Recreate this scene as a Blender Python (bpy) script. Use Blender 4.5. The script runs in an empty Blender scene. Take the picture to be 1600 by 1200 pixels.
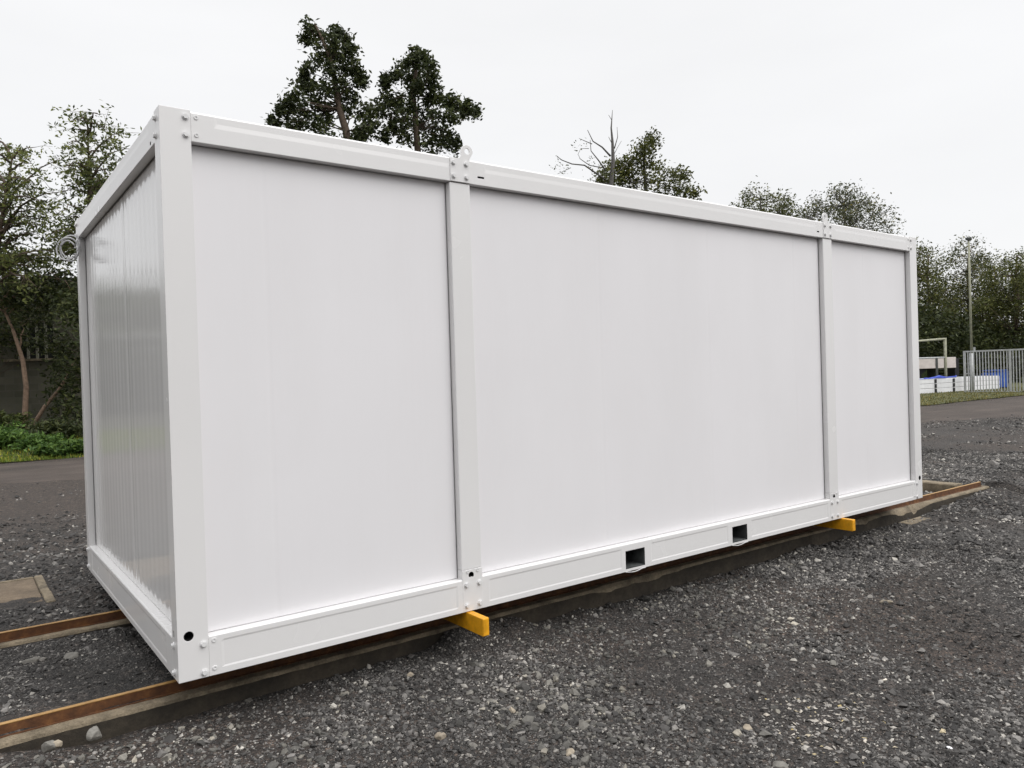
import bpy, bmesh, math, random
import numpy as np
from mathutils import Matrix, Vector
random.seed(7)
rng = np.random.default_rng(11)
SC = bpy.context.scene
COL = SC.collection

# ------------------------------------------------------------------ camera
F = 1181.03                                   # focal length in pixels of a 1600 px wide frame
CAM = np.array([-0.7594, -3.5329, 1.2955])
RGT = np.array([0.802596, -0.595721, -0.030911])
UPV = np.array([0.030284, -0.011061, 0.999480])
DIR = np.array([0.595753, 0.803115, -0.009163])
cd = bpy.data.cameras.new('camera')
cam = bpy.data.objects.new('camera', cd)
COL.objects.link(cam)
cd.sensor_width = 36.0
cd.lens = F * 36.0 / 1600.0
cd.clip_start = 0.05
cd.clip_end = 2000.0
cam.matrix_world = Matrix(((RGT[0], UPV[0], -DIR[0], CAM[0]), (RGT[1], UPV[1], -DIR[1], CAM[1]),
                           (RGT[2], UPV[2], -DIR[2], CAM[2]), (0, 0, 0, 1)))
SC.camera = cam

# ------------------------------------------------------------------ sky, sun, exposure
SUN_EL, SUN_DIR = math.radians(46), np.array([0.42, -0.90])
SUN_AZ = math.atan2(SUN_DIR[0], SUN_DIR[1])
w = bpy.data.worlds.new('World')
SC.world = w
w.use_nodes = True
nt = w.node_tree
for n in list(nt.nodes):
    nt.nodes.remove(n)
out = nt.nodes.new('ShaderNodeOutputWorld')
bg = nt.nodes.new('ShaderNodeBackground')
bg.inputs['Strength'].default_value = 0.1
sky = nt.nodes.new('ShaderNodeTexSky')
sky.sky_type = 'NISHITA'
sky.sun_disc = False
sky.sun_elevation = SUN_EL
sky.sun_rotation = SUN_AZ
tc = nt.nodes.new('ShaderNodeTexCoord')
sep = nt.nodes.new('ShaderNodeSeparateXYZ')
nt.links.new(tc.outputs['Generated'], sep.inputs[0])
ramp = nt.nodes.new('ShaderNodeValToRGB')      # overcast: brighter overhead than low down
ramp.color_ramp.elements[0].position = 0.0
ramp.color_ramp.elements[0].color = (0.415, 0.415, 0.417, 1)
ramp.color_ramp.elements[1].position = 0.9
ramp.color_ramp.elements[1].color = (1.0, 1.0, 1.0, 1)
e = ramp.color_ramp.elements.new(0.54)
e.color = (0.425, 0.425, 0.427, 1)
nt.links.new(sep.outputs['Z'], ramp.inputs[0])
mp = nt.nodes.new('ShaderNodeMapping')
mp.inputs['Scale'].default_value = (1.2, 1.2, 4.0)
nt.links.new(tc.outputs['Generated'], mp.inputs[0])
nz = nt.nodes.new('ShaderNodeTexNoise')
nz.inputs['Scale'].default_value = 1.6
nz.inputs['Detail'].default_value = 5
nt.links.new(mp.outputs[0], nz.inputs['Vector'])
cr = nt.nodes.new('ShaderNodeMapRange')
cr.inputs[1].default_value = 0.3
cr.inputs[2].default_value = 0.7
cr.inputs[3].default_value = 12.6
cr.inputs[4].default_value = 13.5
nt.links.new(nz.outputs['Fac'], cr.inputs[0])
mul = nt.nodes.new('ShaderNodeVectorMath')
mul.operation = 'SCALE'
nt.links.new(ramp.outputs[0], mul.inputs[0])
nt.links.new(cr.outputs[0], mul.inputs['Scale'])
mx = nt.nodes.new('ShaderNodeMixRGB')
mx.inputs[0].default_value = 0.96
nt.links.new(sky.outputs[0], mx.inputs[1])
nt.links.new(mul.outputs[0], mx.inputs[2])
nt.links.new(mx.outputs[0], bg.inputs['Color'])
nt.links.new(bg.outputs[0], out.inputs[0])

sd = bpy.data.lights.new('sun', 'SUN')
sd.energy = 1.0
sd.angle = math.radians(45)
sd.color = (1.0, 0.985, 0.965)
sun = bpy.data.objects.new('sun', sd)
COL.objects.link(sun)
sv = Vector((SUN_DIR[0] * math.cos(SUN_EL), SUN_DIR[1] * math.cos(SUN_EL), math.sin(SUN_EL)))
sun.rotation_euler = sv.to_track_quat('Z', 'Y').to_euler()
sun.location = (4, -8, 20)
SC.view_settings.view_transform = 'Standard'
SC.view_settings.look = 'None'
SC.view_settings.exposure = 0.80
SC.view_settings.gamma = 1.0
SC.render.engine = 'CYCLES'
SC.cycles.max_bounces = 6
SC.cycles.diffuse_bounces = 3
SC.cycles.glossy_bounces = 3
SC.cycles.transparent_max_bounces = 4
SC.cycles.use_denoising = True

# ------------------------------------------------------------------ helpers
def pix_ray(x, y):
    v = DIR * F + RGT * (x - 800) - UPV * (y - 600)
    return v / np.linalg.norm(v)

def at_dist(x, y, d):                          # point along a sight line at a forward distance
    v = pix_ray(x, y)
    return CAM + v * (d / (v @ DIR))

def at_z(x, y, z):
    v = pix_ray(x, y)
    return CAM + v * ((z - CAM[2]) / v[2])

def tag(o, label=None, cat=None, group=None, kind=None):
    if label: o['label'] = label
    if cat: o['category'] = cat
    if group: o['group'] = group
    if kind: o['kind'] = kind
    return o

def empty(name, loc, label=None, cat=None, group=None):
    o = bpy.data.objects.new(name, None)
    COL.objects.link(o)
    o.location = loc
    o.empty_display_size = 0.2
    return tag(o, label, cat, group)

def world_of(o):
    v = Vector((0, 0, 0))
    while o is not None:
        v += o.location
        o = o.parent
    return v

def link(o, parent=None):
    COL.objects.link(o)
    if parent is not None:
        o.parent = parent
    return o

class MB:
    """collects boxes, prisms and tubes in world coordinates; build() links them as ONE mesh"""
    def __init__(s):
        s.v, s.f, s.sm = [], [], []
    def add(s, vs, fs, smooth=False):
        b = len(s.v)
        s.v += [tuple(map(float, v)) for v in vs]
        s.f += [tuple(i + b for i in f) for f in fs]
        s.sm += [smooth] * len(fs)
        return s
    def box(s, x0, x1, y0, y1, z0, z1):
        return s.add([(x0, y0, z0), (x1, y0, z0), (x1, y1, z0), (x0, y1, z0), (x0, y0, z1), (x1, y0, z1), (x1, y1, z1), (x0, y1, z1)],
                     [(0, 3, 2, 1), (4, 5, 6, 7), (0, 1, 5, 4), (1, 2, 6, 5), (2, 3, 7, 6), (3, 0, 4, 7)])
    def obox(s, c, ux, hx, hy, hz):            # box turned about z: c centre, ux unit direction
        ux = np.array([ux[0], ux[1], 0.0]); ux /= np.linalg.norm(ux)
        uy = np.array([-ux[1], ux[0], 0.0]); uz = np.array([0, 0, 1.0]); c = np.asarray(c, float)
        vs = [c + ux * a * hx + uy * b * hy + uz * d * hz for d in (-1, 1) for a, b in ((-1, -1), (1, -1), (1, 1), (-1, 1))]
        return s.add(vs, [(0, 3, 2, 1), (4, 5, 6, 7), (0, 1, 5, 4), (1, 2, 6, 5), (2, 3, 7, 6), (3, 0, 4, 7)])
    def prism(s, prof, a0, a1, axis='x', smooth=False):
        """prof: list of (p, q): axis x -> (y, z), axis y -> (x, z), axis z -> (x, y)"""
        n = len(prof)
        def mk(a, p, q):
            return {'x': (a, p, q), 'y': (p, a, q), 'z': (p, q, a)}[axis]
        vs = [mk(a0, p, q) for p, q in prof] + [mk(a1, p, q) for p, q in prof]
        fs = [tuple(range(n)), tuple(range(2 * n - 1, n - 1, -1))]
        fs += [(i, i + n, (i + 1) % n + n, (i + 1) % n) for i in range(n)]
        return s.add(vs, fs, smooth)
    def tube(s, pts, rad, n=6, cap=True):
        pts = [np.asarray(p, float) for p in pts]
        if np.isscalar(rad): rad = [rad] * len(pts)
        vs, fs = [], []
        for i, p in enumerate(pts):
            t = pts[min(i + 1, len(pts) - 1)] - pts[max(i - 1, 0)]
            t = t / (np.linalg.norm(t) + 1e-9)
            a = np.cross(t, [0, 0, 1.0]) if abs(t[2]) < .9 else np.cross(t, [1.0, 0, 0])
            a /= np.linalg.norm(a); b = np.cross(t, a)
            for k in range(n):
                an = 2 * math.pi * k / n
                vs.append(p + (a * math.cos(an) + b * math.sin(an)) * rad[i])
        for i in range(len(pts) - 1):
            for k in range(n):
                fs.append((i * n + k, i * n + (k + 1) % n, (i + 1) * n + (k + 1) % n, (i + 1) * n + k))
        if cap:
            fs.append(tuple(range(n - 1, -1, -1)))
            fs.append(tuple(range((len(pts) - 1) * n, len(pts) * n)))
        return s.add(vs, fs, True)
    def build(s, name, mat, parent=None, bevel=0.0, seg=2, fix=True):
        me = bpy.data.meshes.new(name)
        off = np.array(world_of(parent)) if parent is not None else np.zeros(3)
        me.from_pydata([tuple(np.asarray(v) - off) for v in s.v], [], s.f)
        me.polygons.foreach_set('use_smooth', s.sm)
        if fix:
            bm = bmesh.new(); bm.from_mesh(me)
            bmesh.ops.recalc_face_normals(bm, faces=bm.faces)
            bm.to_mesh(me); bm.free()
        me.materials.append(mat)
        o = link(bpy.data.objects.new(name, me), parent)
        if bevel:
            m = o.modifiers.new('bevel', 'BEVEL'); m.width = bevel; m.segments = seg
            m.limit_method = 'ANGLE'; m.angle_limit = math.radians(35); m.harden_normals = False
        return o

def raw_mesh(name, V, Fc, mat, parent=None, smooth=False):
    """V (n,3), Fc (m,k) arrays straight into a mesh object"""
    V = np.asarray(V, np.float32)
    if parent is not None:
        V = V - np.array(world_of(parent), np.float32)
    Fc = np.asarray(Fc, np.int32)
    me = bpy.data.meshes.new(name)
    me.vertices.add(len(V)); me.vertices.foreach_set('co', V.ravel())
    k = Fc.shape[1]
    me.loops.add(Fc.size); me.loops.foreach_set('vertex_index', Fc.ravel())
    me.polygons.add(len(Fc)); me.polygons.foreach_set('loop_start', np.arange(0, Fc.size, k, dtype=np.int32))
    me.polygons.foreach_set('use_smooth', np.full(len(Fc), smooth))
    me.update(calc_edges=True)
    me.materials.append(mat)
    return link(bpy.data.objects.new(name, me), parent)

def smooth(a, b, x):
    t = np.clip((x - a) / (b - a), 0, 1)
    return t * t * (3 - 2 * t)

_TAB = np.random.default_rng(5).random((256, 256))
def vnoise(x, y):
    x = np.asarray(x, float); y = np.asarray(y, float)
    xi = np.floor(x).astype(int); yi = np.floor(y).astype(int)
    fx = x - xi; fy = y - yi
    fx = fx * fx * (3 - 2 * fx); fy = fy * fy * (3 - 2 * fy)
    g = lambda i, j: _TAB[i % 256, j % 256]
    return (g(xi, yi) * (1 - fx) + g(xi + 1, yi) * fx) * (1 - fy) + (g(xi, yi + 1) * (1 - fx) + g(xi + 1, yi + 1) * fx) * fy
def fbm(x, y, o=4):
    s = 0; a = .5
    for k in range(o):
        s = s + a * vnoise(x * 2 ** k + 17 * k, y * 2 ** k + 31 * k); a *= .5
    return s

# ------------------------------------------------------------------ materials
def new_mat(name):
    m = bpy.data.materials.new(name); m.use_nodes = True
    t = m.node_tree; b = t.nodes['Principled BSDF']
    return m, t, b
def N(t, typ, **kw):
    n = t.nodes.new(typ)
    for k, v in kw.items():
        setattr(n, k, v)
    return n
def ramp_node(t, src, stops):
    r = N(t, 'ShaderNodeValToRGB')
    el = r.color_ramp.elements
    while len(el) > 2: el.remove(el[-1])
    for i, (p, c) in enumerate(stops):
        q = el[i] if i < 2 else el.new(p)
        q.position = p; q.color = (*c, 1)
    t.links.new(src, r.inputs[0])
    return r.outputs[0]
def noise(t, scale, detail=4, rough=.55, vec=None, dist=0):
    n = N(t, 'ShaderNodeTexNoise'); n.inputs['Scale'].default_value = scale
    n.inputs['Detail'].default_value = detail; n.inputs['Roughness'].default_value = rough
    n.inputs['Distortion'].default_value = dist
    if vec is None:
        vec = coords(t)
    t.links.new(vec, n.inputs['Vector'])
    return n.outputs['Fac']
def coords(t, sc=None):
    c = N(t, 'ShaderNodeNewGeometry').outputs['Position']
    if sc is not None:
        m = N(t, 'ShaderNodeMapping'); m.inputs['Scale'].default_value = sc
        t.links.new(c, m.inputs[0]); c = m.outputs[0]
    return c
def bump(t, b, src, strength=.3, dist=.01):
    n = N(t, 'ShaderNodeBump'); n.inputs['Strength'].default_value = strength
    n.inputs['Distance'].default_value = dist
    t.links.new(src, n.inputs['Height']); t.links.new(n.outputs[0], b.inputs['Normal'])
    return n
def mixc(t, fac, a, b, mode='MIX'):
    m = N(t, 'ShaderNodeMixRGB', blend_type=mode)
    for i, x in enumerate((fac, a, b)):
        if hasattr(x, 'is_linked') or hasattr(x, 'links'): t.links.new(x, m.inputs[i])
        elif i == 0: m.inputs[0].default_value = x
        else: m.inputs[i].default_value = (*x, 1)
    return m.outputs[0]

def paint(name, col, rough=.3, var=.04, nscale=3.0, bstr=0.0, spec=.5, coat=0.0):
    m, t, b = new_mat(name)
    f = noise(t, nscale, 5)
    lo = tuple(c * (1 - var) for c in col); hi = tuple(min(1, c * (1 + var)) for c in col)
    t.links.new(ramp_node(t, f, [(.35, lo), (.65, hi)]), b.inputs['Base Color'])
    g = N(t, 'ShaderNodeMapRange')
    g.inputs[3].default_value = rough * .8; g.inputs[4].default_value = rough * 1.25
    t.links.new(noise(t, nscale * 2.3, 3), g.inputs[0]); t.links.new(g.outputs[0], b.inputs['Roughness'])
    b.inputs['Specular IOR Level'].default_value = spec
    b.inputs['Coat Weight'].default_value = coat
    if bstr:
        bump(t, b, noise(t, nscale * 12, 3), bstr, .004)
    return m

M = {}
M['white'] = paint('white_frame_paint', (.74, .73, .727), .25, .012, 1.2, 0)
M['panel'] = paint('white_panel_paint', (.775, .762, .778), .42, .012, .8, .01, .35)
def streaks(m, amt):
    t = m.node_tree; b = t.nodes['Principled BSDF']
    old = b.inputs['Base Color'].links[0].from_socket
    f = noise(t, 1.0, 6, .6, coords(t, (2.2, 2.2, .5)))
    c = mixc(t, amt, old, ramp_node(t, f, [(.35, (.90, .895, .885)), (.62, (1, 1, 1))]), 'MULTIPLY')
    t.links.new(c, b.inputs['Base Color'])
streaks(M['panel'], .22)
M['endpanel'] = paint('white_gloss_panel_paint', (.73, .72, .715), .10, .02, .8, .01)
M['bolt'] = paint('white_painted_bolt', (.72, .715, .715), .3, .05, 40)
M['dark'] = paint('painted_cavity_shade', (.006, .006, .006), .7, .2, 20)  # near-black colour painted in for the shade inside holes and slots
M['gasket'] = paint('grey_rubber_gasket', (.17, .17, .17), .6, .2, 20)
M['pocket'] = paint('unpainted_grey_steel', (.075, .08, .08), .5, .35, 12)
M['galv'] = paint('galvanised_steel', (.42, .43, .43), .45, .15, 6)
M['yellow'] = paint('yellow_bar_paint', (.72, .335, .011), .42, .16, 22, .2)
M['cable'] = paint('grey_cable_sheath', (.50, .50, .51), .35, .08, 20)

def rust():
    m, t, b = new_mat('rusty_rail')
    f = noise(t, 18, 8, .65)
    c = ramp_node(t, f, [(.3, (.055, .021, .008)), (.55, (.115, .045, .014)), (.75, (.21, .092, .028))])
    t.links.new(c, b.inputs['Base Color']); b.inputs['Roughness'].default_value = .75
    bump(t, b, noise(t, 60, 6), .5, .004)
    return m
M['rust'] = rust()
def railtop():
    m, t, b = new_mat('rail_running_face')
    f = noise(t, 12, 7, .65)
    c = ramp_node(t, f, [(.3, (.24, .125, .035)), (.6, (.38, .22, .075)), (.8, (.42, .29, .12))])
    t.links.new(c, b.inputs['Base Color']); b.inputs['Roughness'].default_value = .45
    return m
M['railtop'] = railtop()
def concrete(name, a, bcol, scale=5, bs=.5):
    m, t, b = new_mat(name)
    f = noise(t, scale, 9, .68)
    g = noise(t, scale * 14, 4, .6)
    c = ramp_node(t, f, [(.32, a), (.68, bcol)])
    c = mixc(t, .45, c, ramp_node(t, g, [(.35, (.25, .24, .22)), (.7, (1, 1, 1))]), 'MULTIPLY')
    t.links.new(c, b.inputs['Base Color']); b.inputs['Roughness'].default_value = .9
    bump(t, b, noise(t, scale * 9, 8, .7), bs, .012)
    return m
M['concrete'] = concrete('weathered_concrete', (.12, .097, .066), (.38, .31, .215), 7, .9)
M['castface'] = concrete('dirty_shaded_cast_concrete', (.022, .018, .013), (.075, .060, .042), 3)  # front faces: dirt plus shade painted into the colour
M['slab'] = concrete('brown_stained_concrete', (.11, .082, .055), (.24, .18, .122), 6)

def gravel_ground():
    m, t, b = new_mat('dark_gravel_ground')
    p = coords(t)
    base = ramp_node(t, noise(t, .9, 6, .6, p), [(.34, (.017, .015, .013)), (.5, (.031, .028, .026)), (.68, (.050, .046, .043))])
    brown = ramp_node(t, noise(t, .35, 6, .65, p), [(.42, (0, 0, 0)), (.60, (1, 1, 1))])
    sy = N(t, 'ShaderNodeSeparateXYZ'); t.links.new(p, sy.inputs[0])
    mr = N(t, 'ShaderNodeMapRange'); mr.inputs[1].default_value = 3.5; mr.inputs[2].default_value = 8.0
    t.links.new(sy.outputs[1], mr.inputs[0])
    mm = N(t, 'ShaderNodeMath', operation='MAXIMUM'); t.links.new(brown, mm.inputs[0]); t.links.new(mr.outputs[0], mm.inputs[1])
    brown = mm.outputs[0]
    base = mixc(t, brown, base, (.042, .032, .026))
    v = N(t, 'ShaderNodeTexVoronoi'); v.inputs['Scale'].default_value = 95
    t.links.new(p, v.inputs['Vector'])
    hs = N(t, 'ShaderNodeSeparateColor'); t.links.new(v.outputs['Color'], hs.inputs[0])
    spk = ramp_node(t, hs.outputs[0], [(.0, (.35, .34, .33)), (.6, (.95, .95, .95)), (.86, (1.6, 1.58, 1.58)), (.97, (3.6, 3.5, 3.4))])
    c = mixc(t, .75, base, spk, 'MULTIPLY')
    v2 = N(t, 'ShaderNodeTexVoronoi'); v2.inputs['Scale'].default_value = 30
    t.links.new(p, v2.inputs['Vector'])
    hs2 = N(t, 'ShaderNodeSeparateColor'); t.links.new(v2.outputs['Color'], hs2.inputs[0])
    spk2 = ramp_node(t, hs2.outputs[1], [(.0, (.6, .6, .6)), (.75, (1, 1, 1)), (.95, (1.9, 1.85, 1.8))])
    c = mixc(t, .7, c, spk2, 'MULTIPLY')
    t.links.new(c, b.inputs['Base Color'])
    b.inputs['Roughness'].default_value = .85
    hh = N(t, 'ShaderNodeMath', operation='MULTIPLY'); t.links.new(v.outputs['Distance'], hh.inputs[0]); hh.inputs[1].default_value = -1.0
    h2 = N(t, 'ShaderNodeMath', operation='ADD'); t.links.new(hh.outputs[0], h2.inputs[0])
    t.links.new(noise(t, 28, 6, .7, p), h2.inputs[1])
    bump(t, b, h2.outputs[0], .9, .012)
    return m
M['gravel'] = gravel_ground()
def dirt():
    m, t, b = new_mat('brown_dirt_track')
    p = coords(t)
    c = ramp_node(t, noise(t, .8, 8, .65, p), [(.3, (.038, .029, .023)), (.55, (.060, .046, .038)), (.75, (.090, .070, .058))])
    rut = ramp_node(t, noise(t, 1.0, 5, .6, coords(t, (.12, 1.6, 1))), [(.35, (.62, .6, .6)), (.65, (1.1, 1.1, 1.1))])
    c = mixc(t, .8, c, rut, 'MULTIPLY')
    t.links.new(c, b.inputs['Base Color']); b.inputs['Roughness'].default_value = .92
    bump(t, b, noise(t, 12, 8, .7, p), .6, .03)
    return m
M['dirt'] = dirt()
def stone_mat(name, stops):
    m, t, b = new_mat(name)
    g = N(t, 'ShaderNodeNewGeometry')
    c = ramp_node(t, g.outputs['Random Per Island'], stops)
    c = mixc(t, .6, c, ramp_node(t, noise(t, 70, 4, .6), [(.3, (.55, .55, .55)), (.7, (1.2, 1.2, 1.2))]), 'MULTIPLY')
    c = mixc(t, 1.0, c, ramp_node(t, noise(t, .8, 6, .65), [(.32, (.42, .395, .375)), (.5, (.88, .87, .86)), (.68, (1.75, 1.72, 1.68))]), 'MULTIPLY')
    t.links.new(c, b.inputs['Base Color']); b.inputs['Roughness'].default_value = .8
    return m
M['stones'] = stone_mat('loose_gravel_stones', [(0, (.020, .019, .018)), (.40, (.054, .051, .049)), (.75, (.118, .113, .108)), (.92, (.21, .20, .19)), (1, (.46, .44, .40))])
M['rock'] = stone_mat('grey_rock', [(0, (.16, .155, .14)), (1, (.22, .21, .19))])
M['rocktan'] = stone_mat('tan_rock', [(0, (.34, .29, .22)), (1, (.38, .33, .26))])
M['litter'] = stone_mat('fallen_leaves', [(0, (.30, .20, .05)), (.5, (.40, .33, .12)), (1, (.5, .42, .25))])

def foliage(name, stops, trans=.25):
    m, t, b = new_mat(name)
    g = N(t, 'ShaderNodeNewGeometry')
    c = ramp_node(t, g.outputs['Random Per Island'], stops)
    big = ramp_node(t, noise(t, .55, 3, .6), [(.35, (.6, .62, .55)), (.65, (1.3, 1.25, 1.1))])
    c = mixc(t, .8, c, big, 'MULTIPLY')
    t.links.new(c, b.inputs['Base Color']); b.inputs['Roughness'].default_value = .55
    b.inputs['Specular IOR Level'].default_value = .25
    tr = N(t, 'ShaderNodeBsdfTranslucent'); t.links.new(c, tr.inputs[0])
    ms = N(t, 'ShaderNodeMixShader'); ms.inputs[0].default_value = trans
    o = t.nodes['Material Output']
    t.links.new(b.outputs[0], ms.inputs[1]); t.links.new(tr.outputs[0], ms.inputs[2]); t.links.new(ms.outputs[0], o.inputs[0])
    return m
M['leaf_dark'] = foliage('dark_green_leaves', [(0, (.022, .030, .012)), (.6, (.044, .058, .021)), (1, (.095, .11, .038))])
M['leaf_mid'] = foliage('mid_green_leaves', [(0, (.030, .042, .014)), (.6, (.058, .078, .024)), (1, (.11, .13, .04))])
M['leaf_olive'] = foliage('olive_green_leaves', [(0, (.034, .042, .012)), (.6, (.080, .092, .024)), (1, (.17, .175, .05))])
M['leaf_grey'] = foliage('grey_green_leaves', [(0, (.042, .052, .026)), (.6, (.078, .090, .046)), (.90, (.12, .125, .06)), (1, (.26, .22, .05))])
M['leaf_grey2'] = foliage('light_olive_leaves', [(0, (.040, .050, .020)), (.5, (.105, .130, .044)), (1, (.24, .26, .09))], .48)
M['fern'] = foliage('bright_fern_leaves', [(0, (.032, .068, .016)), (.6, (.066, .128, .028)), (1, (.13, .21, .045))])
M['grass'] = foliage('verge_grass_blades', [(0, (.06, .10, .015)), (.6, (.13, .19, .03)), (.88, (.22, .25, .05)), (1, (.60, .48, .06))])
M['grassdry'] = foliage('dry_verge_grass_blades', [(0, (.06, .07, .02)), (.5, (.12, .12, .035)), (.85, (.20, .17, .06)), (1, (.40, .30, .08))])
M['bark'] = concrete('brown_bark', (.055, .038, .026), (.14, .10, .07), 9)
M['bark_red'] = concrete('reddish_brown_bark', (.19, .125, .085), (.40, .28, .20), 9)
M['bark_grey'] = concrete('grey_dead_bark', (.09, .085, .08), (.17, .16, .15), 9)
def verge():
    m, t, b = new_mat('grassy_soil')
    c = ramp_node(t, noise(t, .7, 7, .65), [(.3, (.045, .040, .020)), (.5, (.070, .075, .022)), (.66, (.105, .10, .034)), (.78, (.14, .10, .06))])
    t.links.new(c, b.inputs['Base Color']); b.inputs['Roughness'].default_value = .95
    bump(t, b, noise(t, 14, 7, .7), .8, .05)
    return m
M['verge'] = verge()
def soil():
    m, t, b = new_mat('dark_woodland_soil')  # dark brown soil, mottled by noise
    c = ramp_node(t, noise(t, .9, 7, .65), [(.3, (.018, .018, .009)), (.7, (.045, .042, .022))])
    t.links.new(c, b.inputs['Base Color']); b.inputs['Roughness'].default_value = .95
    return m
M['soil'] = soil()
def block():
    m, t, b = new_mat('grey_blockwork')
    br = N(t, 'ShaderNodeTexBrick'); br.inputs['Scale'].default_value = 1.0
    br.inputs['Color1'].default_value = (.065, .062, .045, 1); br.inputs['Color2'].default_value = (.10, .095, .072, 1)
    br.inputs['Mortar'].default_value = (.10, .095, .08, 1)
    br.inputs['Mortar Size'].default_value = .012; br.inputs['Brick Width'].default_value = .44; br.inputs['Row Height'].default_value = .225
    tcn = N(t, 'ShaderNodeTexCoord'); t.links.new(tcn.outputs['UV'], br.inputs['Vector'])
    sepn = N(t, 'ShaderNodeSeparateXYZ'); t.links.new(tcn.outputs['Object'], sepn.inputs[0])
    cmb = N(t, 'ShaderNodeCombineXYZ'); t.links.new(sepn.outputs[0], cmb.inputs[0]); t.links.new(sepn.outputs[2], cmb.inputs[1])
    t.links.new(cmb.outputs[0], br.inputs['Vector'])
    c = mixc(t, .7, br.outputs['Color'], ramp_node(t, noise(t, 1.2, 7, .65), [(.3, (.5, .55, .42)), (.7, (1.15, 1.1, 1.05))]), 'MULTIPLY')
    t.links.new(c, b.inputs['Base Color']); b.inputs['Roughness'].default_value = .9
    return m
M['block'] = block()
M['roofing'] = paint('dark_roof_sheet', (.05, .05, .048), .7, .3, 3)
M['glass'] = paint('dirty_dark_glass', (.02, .022, .022), .15, .3, 3)
M['frame_paint'] = paint('faded_cream_paint', (.24, .235, .19), .6, .2, 6)
M['whitepack'] = paint('white_wrapped_panel', (.78, .78, .80), .4, .05, 4)
M['packgrey'] = paint('grey_panel_core', (.35, .36, .37), .6, .1, 4)
M['strap'] = paint('black_strap', (.012, .012, .014), .5, .2, 8)
M['blue'] = paint('blue_plastic', (.012, .075, .38), .35, .12, 5)
M['tarp'] = paint('blue_tarpaulin', (.02, .06, .45), .4, .15, 5)
M['tarplight'] = paint('pale_blue_sheet', (.42, .48, .80), .4, .08, 5)
M['timber'] = paint('weathered_green_timber', (.30, .30, .22), .8, .2, 8)
M['pinkwhite'] = paint('off_white_board', (.66, .60, .56), .6, .08, 4)
M['wire'] = paint('dark_wire', (.06, .065, .06), .5, .2, 8)

# ------------------------------------------------------------------ terrain
def road_near(x):   # near edge of the dirt track
    return 11.4 - .26 * np.clip(x, -60, 22) + 1.3 * (fbm(x * .5 + 3, x * 0 + 2, 5) - .45) - .55 * np.clip(x - 22, 0, 30)
def road_far(x):
    return 16.45 - .217 * np.clip(x, -60, 29) + .35 * (fbm(x * .6 + 9, x * 0 + 5, 3) - .45) + .02 * np.clip(x - 29, 0, 30)

def gz(x, y, detail=True):
    x = np.asarray(x, float); y = np.asarray(y, float)
    kerb = np.interp(x, [-3, -.66, -.3, .4, 1.6, 3.1, 6, 7.2, 8.2, 8.9], [-.17, -.19, -.258, -.252, -.25, -.29, -.28, -.28, -.245, -.19])
    far_f = -.235 - .035 * smooth(-.8, 2.0, x)
    q = smooth(.15, -.75, y)
    front = kerb * (1 - q) + far_f * q
    mid = -.125 - .055 * smooth(.6, 1.6, y) - .12 * smooth(-.1, .8, x)
    back = -.125 - .13 * smooth(2, 7, y)
    z = np.where(y < .3, front, np.where(y < 1.9, mid, back))
    z = np.where(y < .45, np.where(y < .30, front, mid), z)
    right = -.265
    m = smooth(8.9, 9.6, x)
    z = z * (1 - m) + right * m
    # heap at the end of the beam
    z = z + .13 * np.exp(-(((x - 9.25) / .38) ** 2 + ((y - .25) / .55) ** 2)) * (x > 8.95)
    z = z + .05 * np.exp(-(((x - 8.2) / .9) ** 2 + ((y - .12) / .14) ** 2)) * (y < .26)
    z = z + np.exp(-((y - .22) / .12) ** 2) * (y < .26) * (.018 * (fbm(x * 3.1, x * 0 + 7, 3) - .25) + .09 * smooth(.46, .68, fbm(x * 1.3 + 2, x * 0 + 3, 4)) * smooth(.6, 1.4, x) * (1 - smooth(5.8, 6.6, x)))
    # verge and bank
    v = y - road_far(x)
    z = z + .25 * smooth(.1, 1.6, v) * smooth(26, 14, x) + np.clip(v - 5, 0, 60) * .03 * smooth(4, 8, v) * (x < 25) + np.clip(v - 9, 0, 60) * .05 * smooth(7, 11, v) * (x >= 25)
    if detail:
        d = np.hypot(x + .8, y + 3.5)
        a = smooth(60, 5, d)
        z = z + (fbm(x * 1.3, y * 1.3, 4) - .47) * .06 * a * smooth(-.05, -.5, np.minimum(y, 9 * np.ones_like(y)) * (y < .26) - (y >= .26) * .3) \
              + (fbm(x * 9, y * 9, 3) - .44) * .022 * smooth(14, 4, d)
    return z

def axis_coords(lo, hi, fine, far, grow=1.18):
    a = list(np.arange(lo, hi + 1e-6, fine)); s = fine
    r = hi
    while r < far:
        s *= grow; r += s; a.append(r)
    s = fine; l = lo; left = []
    while l > -far:
        s *= grow; l -= s; left.append(l)
    return np.array(left[::-1] + a)
gx = axis_coords(-2.6, 9.8, .03, 400)
gy = axis_coords(-3.6, 4.6, .03, 400)
GX, GY = np.meshgrid(gx, gy)
GZ = gz(GX, GY)
nx, ny = len(gx), len(gy)
ii = (np.arange(ny - 1)[:, None] * nx + np.arange(nx - 1)[None, :]).ravel()
ground = raw_mesh('ground', np.stack([GX.ravel(), GY.ravel(), GZ.ravel()], 1), np.stack([ii, ii + 1, ii + nx + 1, ii + nx], 1), M['gravel'], smooth=True)
tag(ground, kind='structure')

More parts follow.
